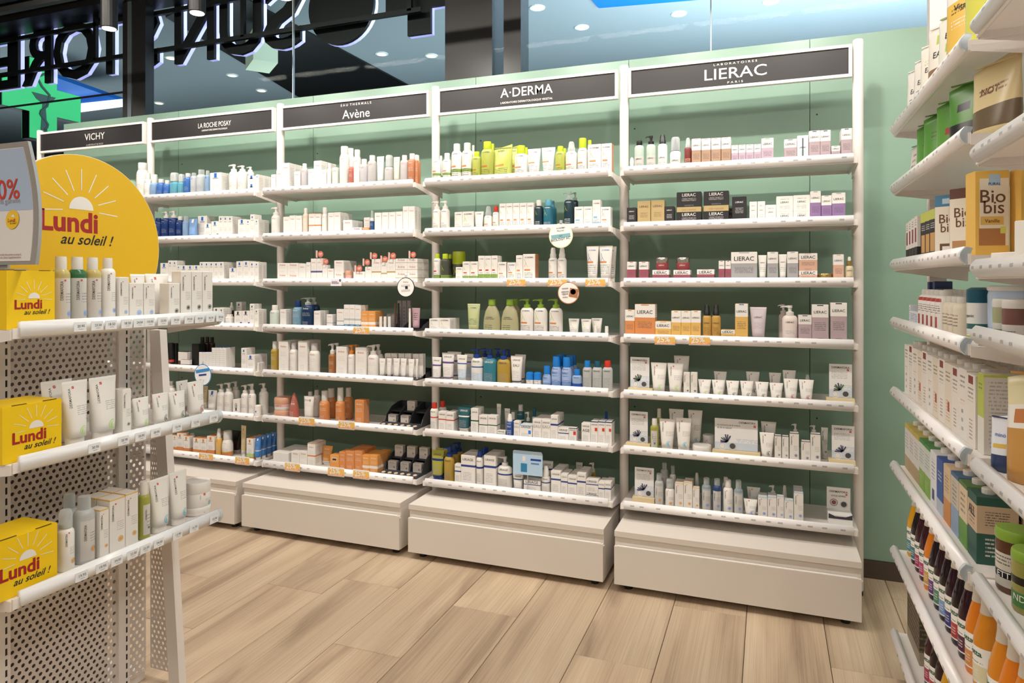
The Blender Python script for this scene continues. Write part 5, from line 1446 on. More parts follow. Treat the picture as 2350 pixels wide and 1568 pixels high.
for cr_, a, b_, c_, d_, wh in PR:
    ox, oy, sc = CROPS[cr_]; Y = YS - .02; p = onY(ox + (a + b_) / 2 / sc, oy + d_ / sc, Y); w = onY(ox + b_ / sc, oy + d_ / sc, Y).x - onY(ox + a / sc, oy + d_ / sc, Y).x; h = onY(ox + (a + b_) / 2 / sc, oy + c_ / sc, Y).z - p.z
    t = thing('promo_tag', 'yellow 25%% promo tag on the %s' % wh, 'price tag', tuple(p), 0, 'yellow promo tags on shelf edges')
    link('card', box_body(w, .0015, h, M_pr), t); lettering(t, '25%', -w * .08, h * .58, w * .68, 'W', lambda x, z: -.00075, 6, .02, .15)
    MB().box(-w / 2 - .001, w / 2 + .001, -.002, .0, -.0015, .002).build('holder_edge', M_rclear, t)
# white info tag and blue leaflet card
ox, oy, sc = CROPS['V2']; p = onY(600 + 1005 / 5.875, 560 + 567 / 5.875, YS - .02); t = thing('info_tag', 'white information tag with small black plus on third shelf edge', 'price tag', tuple(p))
MB().prism([(-.033, .0), (.033, 0), (.036, .036), (-.03, .036)], 'y', -.001, .001).build('card', simple('tag_lilac', '#ebe6f0', .4), t); lettering(t, '#', .026, .029, .011, 'K', lambda x, z: -.001, name='plus_mark'); lettering(t, '--', -.008, .022, .035, 'gry', lambda x, z: -.001, name='print_line'); lettering(t, '--', -.004, .015, .045, 'gry', lambda x, z: -.001, name='print_line')
ox, oy, sc = CROPS['A4']; p = onY(930 + 1190 / sc, 1000 + 385 / sc, YS + .018); p1 = onY(930 + 1335 / sc, 1000 + 165 / sc, YS + .018); w, h = (p1.x - p.x), p1.z - p.z
t = thing('leaflet_card', 'pale blue card with dropper bottle picture before the lowest cartons', 'sign', (p.x, YS + .018, p.z))
MB().prism([(-w, 0), (w, 0), (w, h * .9), (w * .92, h), (-w * .92, h), (-w, h * .96)], 'y', 0, .002).build('card', simple('leaflet_blue', '#b5d3ec', .4), t)
sf = lambda x, z: 0
lettering(t, 'URIAGE', w * .55, h * .86, w * .7, 'W', sf); lettering(t, '--', w * .55, h * .66, w * .7, 'dblu', sf, name='print_line'); lettering(t, '--', w * .5, h * .5, w * .55, '#5d86b5', sf, name='print_line'); lettering(t, '[]', -w * .25, h * .3, w * .42, '#2f7fae', sf, name='picture_bottle', hs=1.3); lettering(t, '[]', -w * .25, h * .68, w * .2, 'W', sf, name='picture_dropper', hs=1.6)
MB().box(-.002, .002, .0, .002, -(p.z - (LIP0 - 1.5 + .021)), 0).build('stand_strip', M_rclear, t)
# round mirror card at the left end of the top shelf, rightmost bay
p = onY(1420 + 124 / 4.1228, 270 + 480 / 4.1228, YS + .06); t = thing('round_tester', 'small round white tester disc beside the first bottle, top shelf', 'tester', (p.x, YS + .06, LIP0 + .021))
n = 24; MB().prism([(.009 * cos(2 * pi * i / n), .048 + .022 * sin(2 * pi * i / n)) for i in range(n)], 'y', 0, .003).build('disc', simple('tester_white', '#e6e2da', .3), t); MB().box(-.003, .003, 0, .003, 0, .028).build('stem', simple('tester_green', '#86b8a0', .4), t)
# grey plastic tester trays of the third bay
M_tray = simple('tray_grey', '#3b3e44', .45); M_pal = simple('palette_beige', '#e4c9a8', .5)
def tester_tray(crop, x0, x1, k, label, steps, pal, tall):
    ox, oy, sc = CROPS[crop]; zs = LIP0 - .25 * k + .021; Yf = YS + .02; a = onY(ox + x0 / sc, 800, Yf).x; b = min(onY(ox + x1 / sc, 800, Yf).x, PX0 + 3 - .027); cx = (a + b) / 2; W = b - a
    t = thing('tester_tray', label, 'display tray', (cx, Yf, zs), 0, 'grey tester trays'); 
    MB().box(-W / 2, W / 2, 0, .24, 0, .006).build('base', M_tray, t)
    n = steps + 1
    for i in range(n):
        x = -W / 2 + W * i / steps; x = min(max(x, -W / 2 + .002), W / 2 - .002)
        MB().prism([(.05, .006), (.24, .006), (.24, tall), (.2, tall), (.13, tall * .85), (.08, tall * .5)], 'x', x - .002, x + .002).build('divider', M_tray, t)
    MB().box(-W / 2, W / 2, .236, .24, .006, tall).build('back_wall', M_tray, t)
    if pal:
        MB().prism([(0, .006), (.05, .006), (.05, .02), (0, .009)], 'x', -W / 2, W / 2).build('ramp', M_tray, t)
        for i in range(steps * 2):
            x = -W / 2 + W * (i + .5) / (steps * 2); o = MB().lathe([(.011, 0), (.011, .0015)], 16, 0, 0, .9).build('shade_disc', M_pal, t, (x, .02, .0128)); o.rotation_euler = (R(12), 0, 0)
    return t, cx, W, Yf, zs
tester_tray('V2', 1575, 2290, 3, 'grey tester tray with lip sticks and pencils, fourth shelf, third bay', 4, False, .05)
tester_tray('V3', 1585, 2290, 4, 'grey tester tray with small white tubes, fifth shelf, third bay', 6, False, .035)
t, cx, W, Yf, zs = tester_tray('V3', 1575, 2290, 5, 'dark compartment tray with beige shade discs, sixth shelf, third bay', 3, True, .1)
def compact(x, y, z, w, h, n):
    o = product('box', w, .03, h, None, 'av_cp', None); o.location = (x, y, z); put(o, 'small beige compact carton', n, x + z * .01, '', 'box')
for i in (0, 1): compact(cx - W / 2 + W * (i + .5) / 3, Yf + .09, zs + .0065, .047, .045, 'dark tray, sixth shelf, third wall bay')
compact(cx - W / 2 + W * 1.5 / 3, Yf + .16, zs + .0655, .047, .05, 'dark tray, sixth shelf, third wall bay')
MB().box(-W / 2 + .002, W / 2 - .002, .13, .232, .058, .064).build('step', M_tray, t)
t, cx, W, Yf, zs = tester_tray('V4', 1560, 2140, 6, 'dark compartment tray with beige shade discs, lowest shelf, third bay', 3, True, .1)
MB().box(-W / 2 + .002, W / 2 - .002, .13, .232, .058, .064).build('step', M_tray, t)
for i in range(3):
    compact(cx - W / 2 + W * (i + .5) / 3, Yf + .09, zs + .0065, .05, .05, 'dark tray, lowest shelf, third wall bay'); compact(cx - W / 2 + W * (i + .5) / 3, Yf + .16, zs + .0655, .05, .058, 'dark tray, lowest shelf, third wall bay')
# ================================================================= left display stand contents (fronts face +x)
def lg_items(k, ox, oy, sc, txt):
    zs = LSH[k] + .0205; its = []
    for ln in txt.strip().split('\n'):
        q = ln.split(); kind, x0, x1, y, des = q[0], float(q[1]), float(q[2]), q[3], q[4]
        cap = None; rr = .035; bot = None; dep = None; look = None; n = 1
        for o in q[5:]:
            if o[0] == 'c': cap = o[1:]
            elif o[0] == 'r': rr = float(o[1:])
            elif o[0] == 'b': bot = float(o[1:])
            elif o[0] == 'd': dep = float(o[1:])
            elif o[0] == 'n': n = int(o[1:])
            elif o[0] == 'L': look = o[2:].replace('_', ' ')
        ys = [float(v) for v in y.split('/')]; yp = oy + ys[0] / sc; dd = dep or .04
        for _ in range(3):
            Xe = LX - rr if kind == 'box' else LX - rr - dd / 2
            p0 = onX(ox + x0 / sc, yp, Xe); p1 = onX(ox + x1 / sc, yp, Xe); w = p1.y - p0.y; dd = dep or dflt_depth(kind, w)
        f = lambda yy: onX(ox + (x0 + x1) / 2 / sc, oy + yy / sc, Xe).z
        base = zs if bot is None else f(bot)
        its.append(dict(kind=kind, a=max(p0.y, LY0 + .002), b=p1.y, d=dd, h=f(ys[0]) - base, hb=f(ys[1]) - base if len(ys) > 1 else None, des=des, cap=cap, base=base, look=look, rr=rr, n=n))
    for rw in set(i['rr'] for i in its):
        row = sorted([i for i in its if i['rr'] == rw], key=lambda i: i['a'] + i['b'])
        for i, a in enumerate(row):
            for b in row[i + 1:]:
                if min(a['base'] + a['h'], b['base'] + b['h']) - max(a['base'], b['base']) < .004: continue
                ov = a['b'] - b['a'] + .0008
                if 0 < ov < .6 * min(a['b'] - a['a'], b['b'] - b['a']): a['b'] -= ov / 2; b['a'] += ov / 2
    for i in its:
        w = i['b'] - i['a']; d = min(i['d'], w) if i['kind'] not in ('box', 'tube') else i['d']
        for j in range(i['n']):
            t = product(i['kind'], w, d, i['h'], i['hb'], i['des'], i['cap']); t.location = (LX - i['rr'] - d / 2 - j * (d + .002), (i['a'] + i['b']) / 2, i['base'] + .0004); t.rotation_euler = (0, 0, pi / 2)
            put(t, i['look'] or (DES[i['des']][0] + ' ' + NOUN[i['kind']]), '%s of left stand' % LSN[k], (i['a'] + i['b']) / 2, ('rear' if i['rr'] > .06 else '') + (str(j) if j else ''), CAT[i['kind']])
lg_items(0, 0, 320, 3.267, """
bot 397 515 880/975 de_yw cW L=yellow_topped_lotion_bottle
bot 518 636 883/975 de_gn cW L=green_topped_lotion_bottle
bot 640 745 887/975 de_yw cW L=yellow_topped_lotion_bottle
bot 750 866 892/968 de_bbl cW L=white_lotion_bottle
box 872 968 1035 de_bem
box 972 1076 1078 de_bem L=short_white_blue_emblem_carton
box 1080 1163 1078 de_bem L=short_white_blue_emblem_carton
tube 975 1085 1012 de_tl r.09
tube 1085 1262 1010 de_tk r.085
box 1268 1350 1080 de_gry L=short_white_carton
box 1357 1436 990 de_gry
box 1439 1517 990 de_gry
box 1520 1595 990 de_gry
""")
lg_items(1, 0, 800, 4.519, """
tube 635 905 335 de_tg L=large_green_emblem_white_tube
tube 918 1235 290 de_tg L=large_green_emblem_white_tube
tube 420 745 330 de_tk r.10
box 1240 1362 425 de_tk L=pale_green_white_carton d.04
tube 1368 1540 510 de_tg L=small_green_emblem_white_tube
tube 1575 1740 465 de_tk L=small_grey_emblem_white_tube
tube 1745 1915 445 de_tk L=small_grey_emblem_white_tube
tube 1940 2110 340 de_tr
tube 1825 1945 335 de_tr r.09
""")
lg_items(2, 0, 1080, 3.2135, """
foam 428 538 300/420 de_bor cW
bot 545 700 185/275 de_cl cC
bot 450 570 175/275 de_cl r.11 cC
box 712 805 290 de_or L=short_orange_topped_white_carton d.045
box 810 925 205 de_or n2 d.05
box 928 1020 165 de_or n2 d.05
bot 1024 1096 80/175 de_oil cW
tube 1098 1243 55 de_tb
tube 1247 1375 5 de_tb
jar 1380 1525 255/290 de_jar
jar 1380 1525 75/150 de_jar b257
""")
# yellow sun boxes, disc and poster
SUNB = []
M_yel = simple('sun_yellow', '#f0c805', .45); M_yel2 = simple('sun_yellow_disc', '#e2b508', .5)
def sun_art(t, sf, cx, cz, L, lift=0):
    """cx,cz centre of the red word, L its width"""
    lettering(t, 'sun', cx + L * .2, cz + L * .215, L * 1.36, 'W', sf, name='sun_print')
    lettering(t, 'Lundi', cx, cz, L, '#a01a1a', sf, bold=.03); lettering(t, 'au soleil !', cx + L * .32, cz - L * .285, L * .96, 'K', sf, bold=.012, shear=.35)
for k, (px1, ytop, sc, oy, nm) in enumerate(((410, 990, 3.267, 320, 'upper'), (638, 520, 4.519, 800, 'middle'), (422, 385, 3.2135, 1080, 'lower'))):
    Xf = LX - .022; pe = onX(px1 / sc, oy + ytop / sc, Xf); yn = LY0 - .0; W = pe.y - yn; zs = LSH[k] + .0205; H = pe.z - zs
    if k: yn = onX((25 if k == 1 else -90) / sc, oy + ytop / sc, Xf).y; W = pe.y - yn
    t = thing('sun_box', 'yellow cardboard box with sun print on %s shelf of left stand' % nm, 'box', (Xf - .06, yn + W / 2, zs), pi / 2, 'yellow sun boxes')
    SUNB.append((t.location.copy(), H)); MB().box(-W / 2, W / 2, -.06, .06, 0, H).build('body', M_yel, t); MB().box(-W / 2 + .003, W / 2 - .003, -.057, .057, H, H + .001).build('top_flap', M_yel, t)
    for sx in (-.22, .3): MB().box(W * sx - W * .12, W * sx + W * .12, -.0585, -.056, H + .001, H + .0022).build('tuck_slot', simple('slot_brown', '#5a4210', .8), t)
    sun_art(t, lambda x, z: -.06, -W * .06, H * .42, W * .57)
dc = thing('sun_disc_sign', 'large round yellow sign with sun print and red lettering', 'sign', (-1.93 * GS, 1.478 * GS, 1.33 + .107 * GS), pi / 2)
n = 72; rD = .273 * GS
MB().prism([(rD * cos(2 * pi * i / n), max(-.21, rD * sin(2 * pi * i / n))) for i in range(n)], 'y', 0, .006).build('board', simple('foam_board', '#e9e4d6', .6), dc)
MB().prism([((rD - .0015) * cos(2 * pi * i / n), max(-.2095, (rD - .0015) * sin(2 * pi * i / n))) for i in range(n)], 'y', -.0008, .0005).build('printed_face', M_yel2, dc)
sf = lambda x, z: -.0008
sun_art(dc, sf, -.04, .066, .168)
MB().box(-.06, .06, .008, .014, -.208, .0).build('support_strut', M_wm, dc)
# poster in a bent silver frame
ps = thing('promo_poster', 'pale blue poster in bent silver frame with red percentage', 'poster', (-1.93 * GS - .02, 1.175 * GS, SUNB[0][0].z + SUNB[0][1] + .0025))
Hp, n = .288, 14; z0p = .012
def bend(v): return .014 * sin(v * pi * 1.0) - .006
def sheet(nm, xa, xb, ofs, th, mat, va=0, vb=1):
    V = []; Fc = []
    for i in range(n + 1):
        v = va + (vb - va) * i / n; z = z0p + Hp * v; xr = xb - .026 * v ** 1.4
        for x, y in ((xa, bend(v) - ofs), (xr, bend(v) - ofs), (xr, bend(v) - ofs + th), (xa, bend(v) - ofs + th)): V.append((x, y, z))
    for i in range(n):
        for k in range(4): k2 = (k + 1) % 4; Fc.append((4 * i + k, 4 * i + k2, 4 * i + 4 + k2, 4 * i + 4 + k))
    Fc += [(3, 2, 1, 0), (4 * n, 4 * n + 1, 4 * n + 2, 4 * n + 3)]; return link(nm, mk(nm, V, Fc, mat), ps)
M_sil = simple('frame_silver', '#a9a6a2', .35, .4)
sheet('frame', -.16, .245, 0, .008, M_sil)
sheet('poster_sheet', -.145, .227, .0015, .0014, simple('poster_white', '#dedbd8', .35), .03, .955); sheet('poster_blue', -.145, .2265, .0022, .0006, simple('poster_blue', '#a9bcd6', .35), .45, .95)
pf = lambda x, z: bend((z - z0p) / Hp) - .0026
lettering(ps, '50%', .122, z0p + .180, .108, '#c23a2e', pf, bold=.01); lettering(ps, 'sur toute la gamme', .105, z0p + .151, .145, 'gry', pf)
lettering(ps, 'o.', .152, z0p + .108, .046, '#e9be1c', pf, name='sun_badge'); lettering(ps, 'sun', .154, z0p + .114, .034, 'W', lambda x, z: pf(x, z) - .0004, name='sun_print'); lettering(ps, 'Lundi', .15, z0p + .106, .026, '#a01a1a', lambda x, z: pf(x, z) - .0004, bold=.02); lettering(ps, 'au soleil !', .157, z0p + .099, .024, 'K', lambda x, z: pf(x, z) - .0004, shear=.35)
lettering(ps, 'Cumulez des points et jusqu\'à', .155, z0p + .024, .082, '#8a3a34', pf); lettering(ps, '10% de rabais supplémentaire', .155, z0p + .017, .082, '#8a3a34', pf); lettering(ps, '[]', .095, z0p + .021, .018, '#8a3a34', pf, name='print_mark')
MB().box(.07, .17, -.025, .03, 0, .003).build('foot_plate', M_sil, ps); MB().box(.1, .14, -.0, .006, .003, z0p + .01).build('foot_stem', M_sil, ps)
# ================================================================= right gondola contents (fronts face -x)
def place(o, X, Y, Z, rz=-90): o.location = (X, Y, Z + .0004); o.rotation_euler = (0, 0, R(rz))
def rput(o, look, k, Y, bay='farther right bay', cat='package', rear=''): put(o, look, '%s shelf, %s' % (ORD[k] if isinstance(k, int) else k, bay), -Y, rear, cat)
# drink cartons with screw caps
MILK = {}
def milk(des, w, d, h, cap='W', gable=False):
    key = (des, w, d, h)
    if key in MILK: return copy_tree(MILK[key])
    t = link('drink_carton', None); m = dmat(des); link('body', box_body(w, d, h, m), t)
    MB().lathe([(.013, h), (.0135, h + .002), (.0135, h + .011), (.012, h + .013)], 16, 0, -d * .1).build('screw_cap', capmat(cap), t, smooth=False)
    for tx in DES[des][4]: lettering(t, tx[0], (tx[1] - .5) * w, h * tx[2], w * tx[3], tx[4], lambda x, z: -d / 2, tx[5] if len(tx) > 5 else 0, .006)
    MILK[key] = t; return t
def nat(key, look, base, bands, prints, text, mat='c'): D(key, look, base, bands, prints, text, mat)
GR = [P(2.1, 2.9, .1, .8, 'gry', 14)]
nat('mk_red', 'red labelled white', '#ece4da', [], [P(.2, .8, .86, .97, '#8c2b26', 0), P(.15, .85, .62, .8, 'K', 3), P(.3, .7, .1, .4, 'brn', 6)] + GR, []); nat('mk_blk', 'black spotted white', '#ece6de', [], [P(.15, .85, .7, .9, 'K', 3), P(.35, .6, .08, .45, '#3a3432', 3), P(.2, .8, .5, .56, 'org', 1)] + GR, []); nat('mk_tan', 'beige grained', '#e9dcc8', [], [P(.15, .85, .72, .9, 'K', 3), P(.2, .8, .1, .45, '#c99a5e', 7), P(.45, .75, .25, .4, '#b3322a', 0)] + GR, [])
nat('ms_wht', 'pale meadow printed', '#d9d6d2', [(0, .3, '#b99f72'), (.9, 1, '#c9b23a')], [P(.1, .9, .45, .8, '#8d93a5', 5)], []); nat('ms_grn', 'green meadow printed', '#cfd8cf', [(0, .4, '#7fae3a'), (.92, 1, '#3f8f3a')], [P(.1, .9, .5, .8, '#7a86a0', 5), P(.1, .6, .1, .3, '#b9cf5a', 4)], []); nat('ms_blu', 'deep blue', '#2455a8', [(0, .25, '#b9c6d2')], [P(.2, .8, .6, .8, 'W', 3)] + GR, []); nat('ms_dot', 'white blue dotted', '#e4e4e8', [], [P(.2, .8, .5, .85, 'dblu', 5), P(.3, .7, .1, .3, '#3a4a80', 0)], []); nat('ms_or', 'tan and orange', '#dcbf94', [(0, .42, '#d58a2c')], [P(.2, .8, .55, .85, 'brn', 5)] + GR, []); nat('ms_bt', 'tan and blue', '#cfc2ae', [(0, .45, '#8aa6c4'), (.93, 1, '#3f6a96')], [P(.2, .8, .5, .85, 'dgry', 5)] + GR, []); nat('ms_gt', 'tan and green', '#e0c9a6', [(0, .4, '#5f9a2c'), (.93, 1, '#4f7a34')], [P(.2, .8, .5, .85, 'brn', 4)] + GR, []); nat('ms_fo', 'tan and forest green', '#d2b48f', [(0, .45, '#1f5a4c'), (.86, 1, '#1f5a4c')], [P(.2, .8, .5, .8, 'brn', 5), P(2.2, 2.8, .55, .78, 'K', 6), P(2.2, 2.8, .1, .4, 'W', 5)], [('ALL', .5, .74, .7, 'K')])
xs = RX + .03
Z = RSA[4] + .0205
seq = ['mk_blk', 'mk_red', 'mk_blk', 'mk_tan', 'mk_red', 'mk_blk', 'mk_tan', 'mk_red', 'mk_tan', 'mk_red', 'mk_blk', 'mk_red']
for i, s in enumerate(seq):
    Y = 2.635 - i * .0715
    o = milk(s, .068, .085, .165 + .004 * (i % 3 == 1)); place(o, xs + .044, Y, Z); rput(o, DES[s][0] + ' drink carton', 4, Y)
    if i >= 1: o = milk(s, .068, .085, .165); place(o, xs + .135, Y, Z); rput(o, DES[s][0] + ' drink carton', 4, Y, rear='1')
Z = RSA[5] + .0205
for i, s in enumerate(['ms_wht', 'ms_wht', 'ms_wht', 'ms_grn', 'ms_grn', 'ms_dot', 'ms_blu', 'ms_or', 'ms_bt', 'ms_gt', 'ms_fo']):
    Y = 2.63 - i * .079; o = milk(s, .072, .08, .15 + .0 * i); place(o, xs + .042, Y, Z); rput(o, DES[s][0] + ' drink carton', 5, Y)
    if not i: continue
    o = milk(s, .072, .08, .15); place(o, xs + .13, Y, Z); rput(o, DES[s][0] + ' drink carton', 5, Y, rear='1')
# juice bottles
JB = {}
JC = dict(wine='#3a0f1c', dark='#1d0c12', beet='#2a0a18', yel='#d9a016', org='#e0801a', gold='#d8891f')
def juice(c, lab2, h=.215, r=.0305):
    key = (c, lab2)
    if key in JB: return copy_tree(JB[key])
    t = link('juice_bottle', None)
    prof = [(r * .93, 0), (r, .005), (r, h * .46), (r * .93, h * .56), (r * .66, h * .72), (r * .45, h * .82), (r * .42, h * .93)]
    link('glass_body', lathe_mesh('glass_body', prof, simple('juice_' + c, JC[c], .08), 1, 20), t)
    link('label', lathe_mesh('label', [(r * 1.008, h * .07), (r * 1.008, h * .45)], printed('print_j' + lab2, 'lbl', [(.04, .5, lab2)], [P(.15, .85, .55, .62, 'dgry', 1), P(.1, .7, .15, .4, 'W', 3)], .5), 1, 20), t)
    f = lambda x, z: -r * 1.008 * max(.02, 1 - min(1, abs(x) / r) ** 2) ** .5
    lettering(t, 'biotta', 0, h * .385, r * 1.35, 'dgrn', f, bold=.02)
    link('neck_wrap', lathe_mesh('neck_wrap', [(r * .56, h * .785), (r * .48, h * .87), (r * .47, h * .955)], simple('neck_paper', '#cfc6b8', .5), 1, 16), t)
    link('cap', lathe_mesh('cap', [(r * .5, h * .956), (r * .5, h * .995), (r * .46, h)], capmat('M'), 1, 16), t)
    JB[key] = t; return t
Z = RSA[6] + .0205
JN = dict(wine='wine red', dark='near black', beet='dark beet', yel='yellow', org='orange', gold='golden orange')
for i, (c, lb) in enumerate([('yel', '#3f8f9a'), ('dark', '#3a7d86'), ('wine', '#b81f5a'), ('wine', '#c0307a'), ('org', '#dca42a'), ('dark', '#6f3a8a'), ('beet', '#4f8f6a'), ('dark', '#7aa0d0'), ('beet', '#3f3f8a'), ('dark', '#c0332a'), ('beet', '#5f1f3f'), ('org', '#e08a2a'), ('gold', '#e3d8a8')]):
    Y = 2.635 - i * .0665; o = juice(c, lb); place(o, xs + .034, Y, Z, -80); rput(o, JN[c] + ' juice bottle', 6, Y, cat='bottle')
    if i > 4: o = juice(c, lb); place(o, xs + .1, Y, Z, -80); rput(o, JN[c] + ' juice bottle', 6, Y, cat='bottle', rear='1')
Z = RSA[7] + .0205
for i, (c, lb) in enumerate([('wine', '#b81f5a'), ('dark', '#c0332a'), ('beet', '#4f8f6a'), ('yel', '#3f8f9a'), ('dark', '#6f3a8a'), ('dark', '#7aa0d0')]):
    Y = 2.36 - i * .068; o = juice(c, lb); place(o, xs + .034, Y, Z, -80); rput(o, JN[c] + ' juice bottle', 7, Y, cat='bottle')
nat('crate', 'brown mottled photo printed', '#4a3a2a', [(0, .2, '#9a8a70')], [(0, 1, .2, .95, '#8a7a58', 9), (2, 3, .2, .95, '#6b7a48', 11)], [])
o = product('box', .2, .16, .2, None, 'crate', None); place(o, xs + .09, 2.57, Z); rput(o, 'brown mottled photo printed crate', 7, 2.57, cat='box')
# bags on the two top shelves
def bag(des, w, d, h): 
    return product('pouch', w, d, h, None, des, None)
nat('bg_p', 'white paper pink bottomed', '#e6e0d6', [(.08, .3, '#c2808a')], [P(.2, .8, .4, .5, 'K', 2)], [('EASY', .5, .6, .6, 'K')], 'p'); nat('bg_y', 'white paper yellow bottomed', '#e8e2d4', [(.05, .38, '#dcb62a')], [P(.2, .8, .7, .8, '#a9b83a', 2)], [('EASY', .5, .6, .6, 'K')], 'p'); nat('bg_b', 'white paper brown bottomed', '#e6dfd2', [(.05, .42, '#8f6a3e')], [P(.3, .7, .75, .88, '#b3c04a', 0)], [('EASY', .5, .6, .65, 'K')], 'p'); nat('bg_g', 'white paper green bottomed', '#e4e2d4', [(0, .3, '#9cab6a')], [P(.3, .8, .5, .62, '#a9c840', 0)], [('EASY', .5, .72, .6, 'K')], 'p'); nat('bg_v', 'white and golden yellow vitamin', '#e6b71f', [(.72, 1, '#e9e4da')], [P(.15, .8, .58, .66, 'K', 2), P(.15, .7, .45, .53, 'W', 2)], [('lat', .5, .85, .6, 'K'), ('Vitamine', .5, .64, .75, 'K')], 'p'); nat('bg_l', 'bright yellow green', '#d8d51c', [], [P(.5, .9, .2, .8, '#8a9a1a', 9)], [], 'p')
Z = RSA[0] + .0205
for i, (s, Y, w, h, rz) in enumerate([('bg_p', 2.61, .10, .19, -58), ('bg_p', 2.495, .10, .19, -58), ('bg_y', 2.38, .10, .2, -54), ('bg_b', 2.26, .105, .215, -54), ('bg_g', 2.135, .105, .2, -56), ('bg_v', 1.985, .13, .26, -50), ('bg_l', 1.825, .13, .25, -56)]):
    o = bag(s, w, .045, h); place(o, xs + .035, Y, Z, rz); rput(o, DES[s][0] + ' pouch', 0, Y, cat='pouch')
nat('gb_w', 'white date pictured', '#e3dcd3', [(0, .1, '#3f8f2a')], [P(.2, .8, .2, .8, '#5a3a2c', 4)], [], 'p'); nat('gb_g', 'glossy green dried fruit', '#4f9a1c', [(0, .15, '#3c7a16')], [P(.25, .75, .55, .7, '#5a4a22', 2), P(2.0, 3, 0, 1, '#e2e6e0', 0)], [], 'p'); nat('gb_r', 'green goji berry', '#58a01e', [], [P(.3, .7, .45, .56, '#b02a22', 0), P(2, 3, 0, 1, '#dfe8d4', 0)], [], 'p'); nat('gb_k', 'green blackberry', '#4f951f', [(.2, .42, '#26221f')], [P(.2, .45, .6, .72, '#231f26', 0), P(.6, .8, .55, .66, '#231f26', 0)], [], 'p'); nat('gb_n', 'cream seed mix', '#e0c98c', [(.12, .4, '#6f5a3a')], [P(.2, .8, .55, .68, 'brn', 2)], [('NOTE', .5, .62, .6, 'brn')], 'p')
Z = RSA[1] + .0205
for i, (s, Y, w, h, rz) in enumerate([('gb_w', 2.62, .09, .14, -66), ('gb_w', 2.53, .09, .16, -66), ('gb_g', 2.42, .11, .17, -46), ('gb_g', 2.29, .12, .172, -44), ('gb_r', 2.135, .12, .172, -48), ('gb_k', 1.965, .13, .174, -44), ('gb_n', 1.80, .12, .17, -58)]):
    o = bag(s, w, .05, h); place(o, xs + .04, Y, Z, rz); rput(o, DES[s][0] + ' pouch', 1, Y, cat='pouch')
# third shelf: biscuit and snack packs
nat('sn_w', 'slim white and black snack', '#e3ddd6', [(0, .35, '#2b2726')], [P(.2, .8, .45, .75, '#8a2f3a', 0), P(.2, .8, .8, .95, 'K', 3)], []); nat('sn_k', 'black biscuit', '#27252a', [(.8, 1, '#c8cf2a'), (.0, .06, '#5a4a30')], [P(.2, .8, .62, .74, 'W', 3), P(.15, .85, .2, .55, '#d8a04a', 0), P(2.1, 2.9, .1, .75, 'gry', 14)], []); 
nat('bi_b', 'blue coconut biscuit', '#eee3cf', [(.82, 1, '#3d84ac'), (0, .05, '#3d84ac')], [P(.2, .8, .08, .26, '#6b4a34', 0), P(.3, .7, .1, .22, 'W', 0), P(1.9, 9, 0, 1, '#3d84ac', 0), P(.3, .8, .86, .94, '#bcd8ea', 0)], [('Bio', .5, .64, .62, 'brn'), ('bis', .5, .5, .5, 'brn')]); nat('bi_c', 'brown chocolate biscuit', '#eee3cf', [(.85, 1, '#6b3f30'), (0, .05, '#6b3f30')], [P(.1, .9, .06, .26, '#c08a48', 0), P(1.9, 9, 0, 1, '#6b3f30', 0)], [('Bio', .5, .66, .62, 'brn'), ('bis', .5, .52, .5, 'brn')])
nat('bi_v', 'yellow vanilla biscuit', '#efe5cf', [(.9, 1, '#f4c024'), (0, .12, '#f4c024')], [P(0, .12, .1, .95, '#f4c024', 0), P(.15, .85, .36, .46, '#e9b93a', 0), P(.1, .9, .12, .32, '#b8762e', 0), P(.4, .75, .82, .95, '#a9cbe6', 0), P(1.9, 9, 0, 1, '#f0ba24', 0), P(.75, .92, .26, .34, '#dbe04a', 0)], [('PURAL', .57, .845, .36, '#1f4a7a'), ('Bio', .52, .70, .74, 'brn'), ('bis', .55, .57, .6, 'brn'), ('Vanille', .5, .41, .44, 'brn')])
Z = RSA[2] + .0205
for i in range(4):
    Y = 2.645 - i * .048; o = product('box', .042, .09, .142 + .003 * i, None, 'sn_w', None); place(o, xs + .05, Y, Z); rput(o, 'slim white and black snack pack', 2, Y, cat='box')
for i in range(3):
    Y = 2.44 - i * .062; o = product('box', .056, .06, .155, None, 'sn_k', None); place(o, xs + .045, Y, Z, -84); rput(o, 'black biscuit pack with yellow top', 2, Y, cat='box')
for s, X, Y, rz, nm in (('bi_b', xs + .045, 2.215, -42, 'blue coconut biscuit pack'), ('bi_c', xs + .05, 2.07, -45, 'brown chocolate biscuit pack')):
    o = product('box', .07, .05, .182, None, s, None); place(o, X, Y, Z, rz); rput(o, nm, 2, Y, cat='box')
Zb = RSB[2] + .0205
for i, (X, Y) in enumerate(((RX + .06, 1.835), (RX + .14, 1.815))):
    o = product('box', .068, .05, .19, None, 'bi_v', None); place(o, X, Y, Z, 8); rput(o, 'yellow vanilla biscuit pack', 2, Y, cat='box')
nat('wc', 'white orange flapped', '#efe9e2', [(0, .3, '#d9762a')], [], []); o = product('box', .08, .05, .03, None, 'wc', None); place(o, RX + .05, 1.585, Zb, -60); rput(o, 'low white and orange carton', 'third', 1.585, 'nearer right bay', 'box')
nat('tea', 'white green round marked', '#efece2', [(0, .12, '#dcb62a')], [P(2, 3, 0, .9, '#e9d48a', 12)], [('@', .5, .6, .6, 'grn')]); o = product('box', .065, .05, .085, None, 'tea', None); place(o, RX + .06, 1.5, Zb, -55); rput(o, 'white carton with round green mark', 'third', 1.5, 'nearer right bay', 'box')
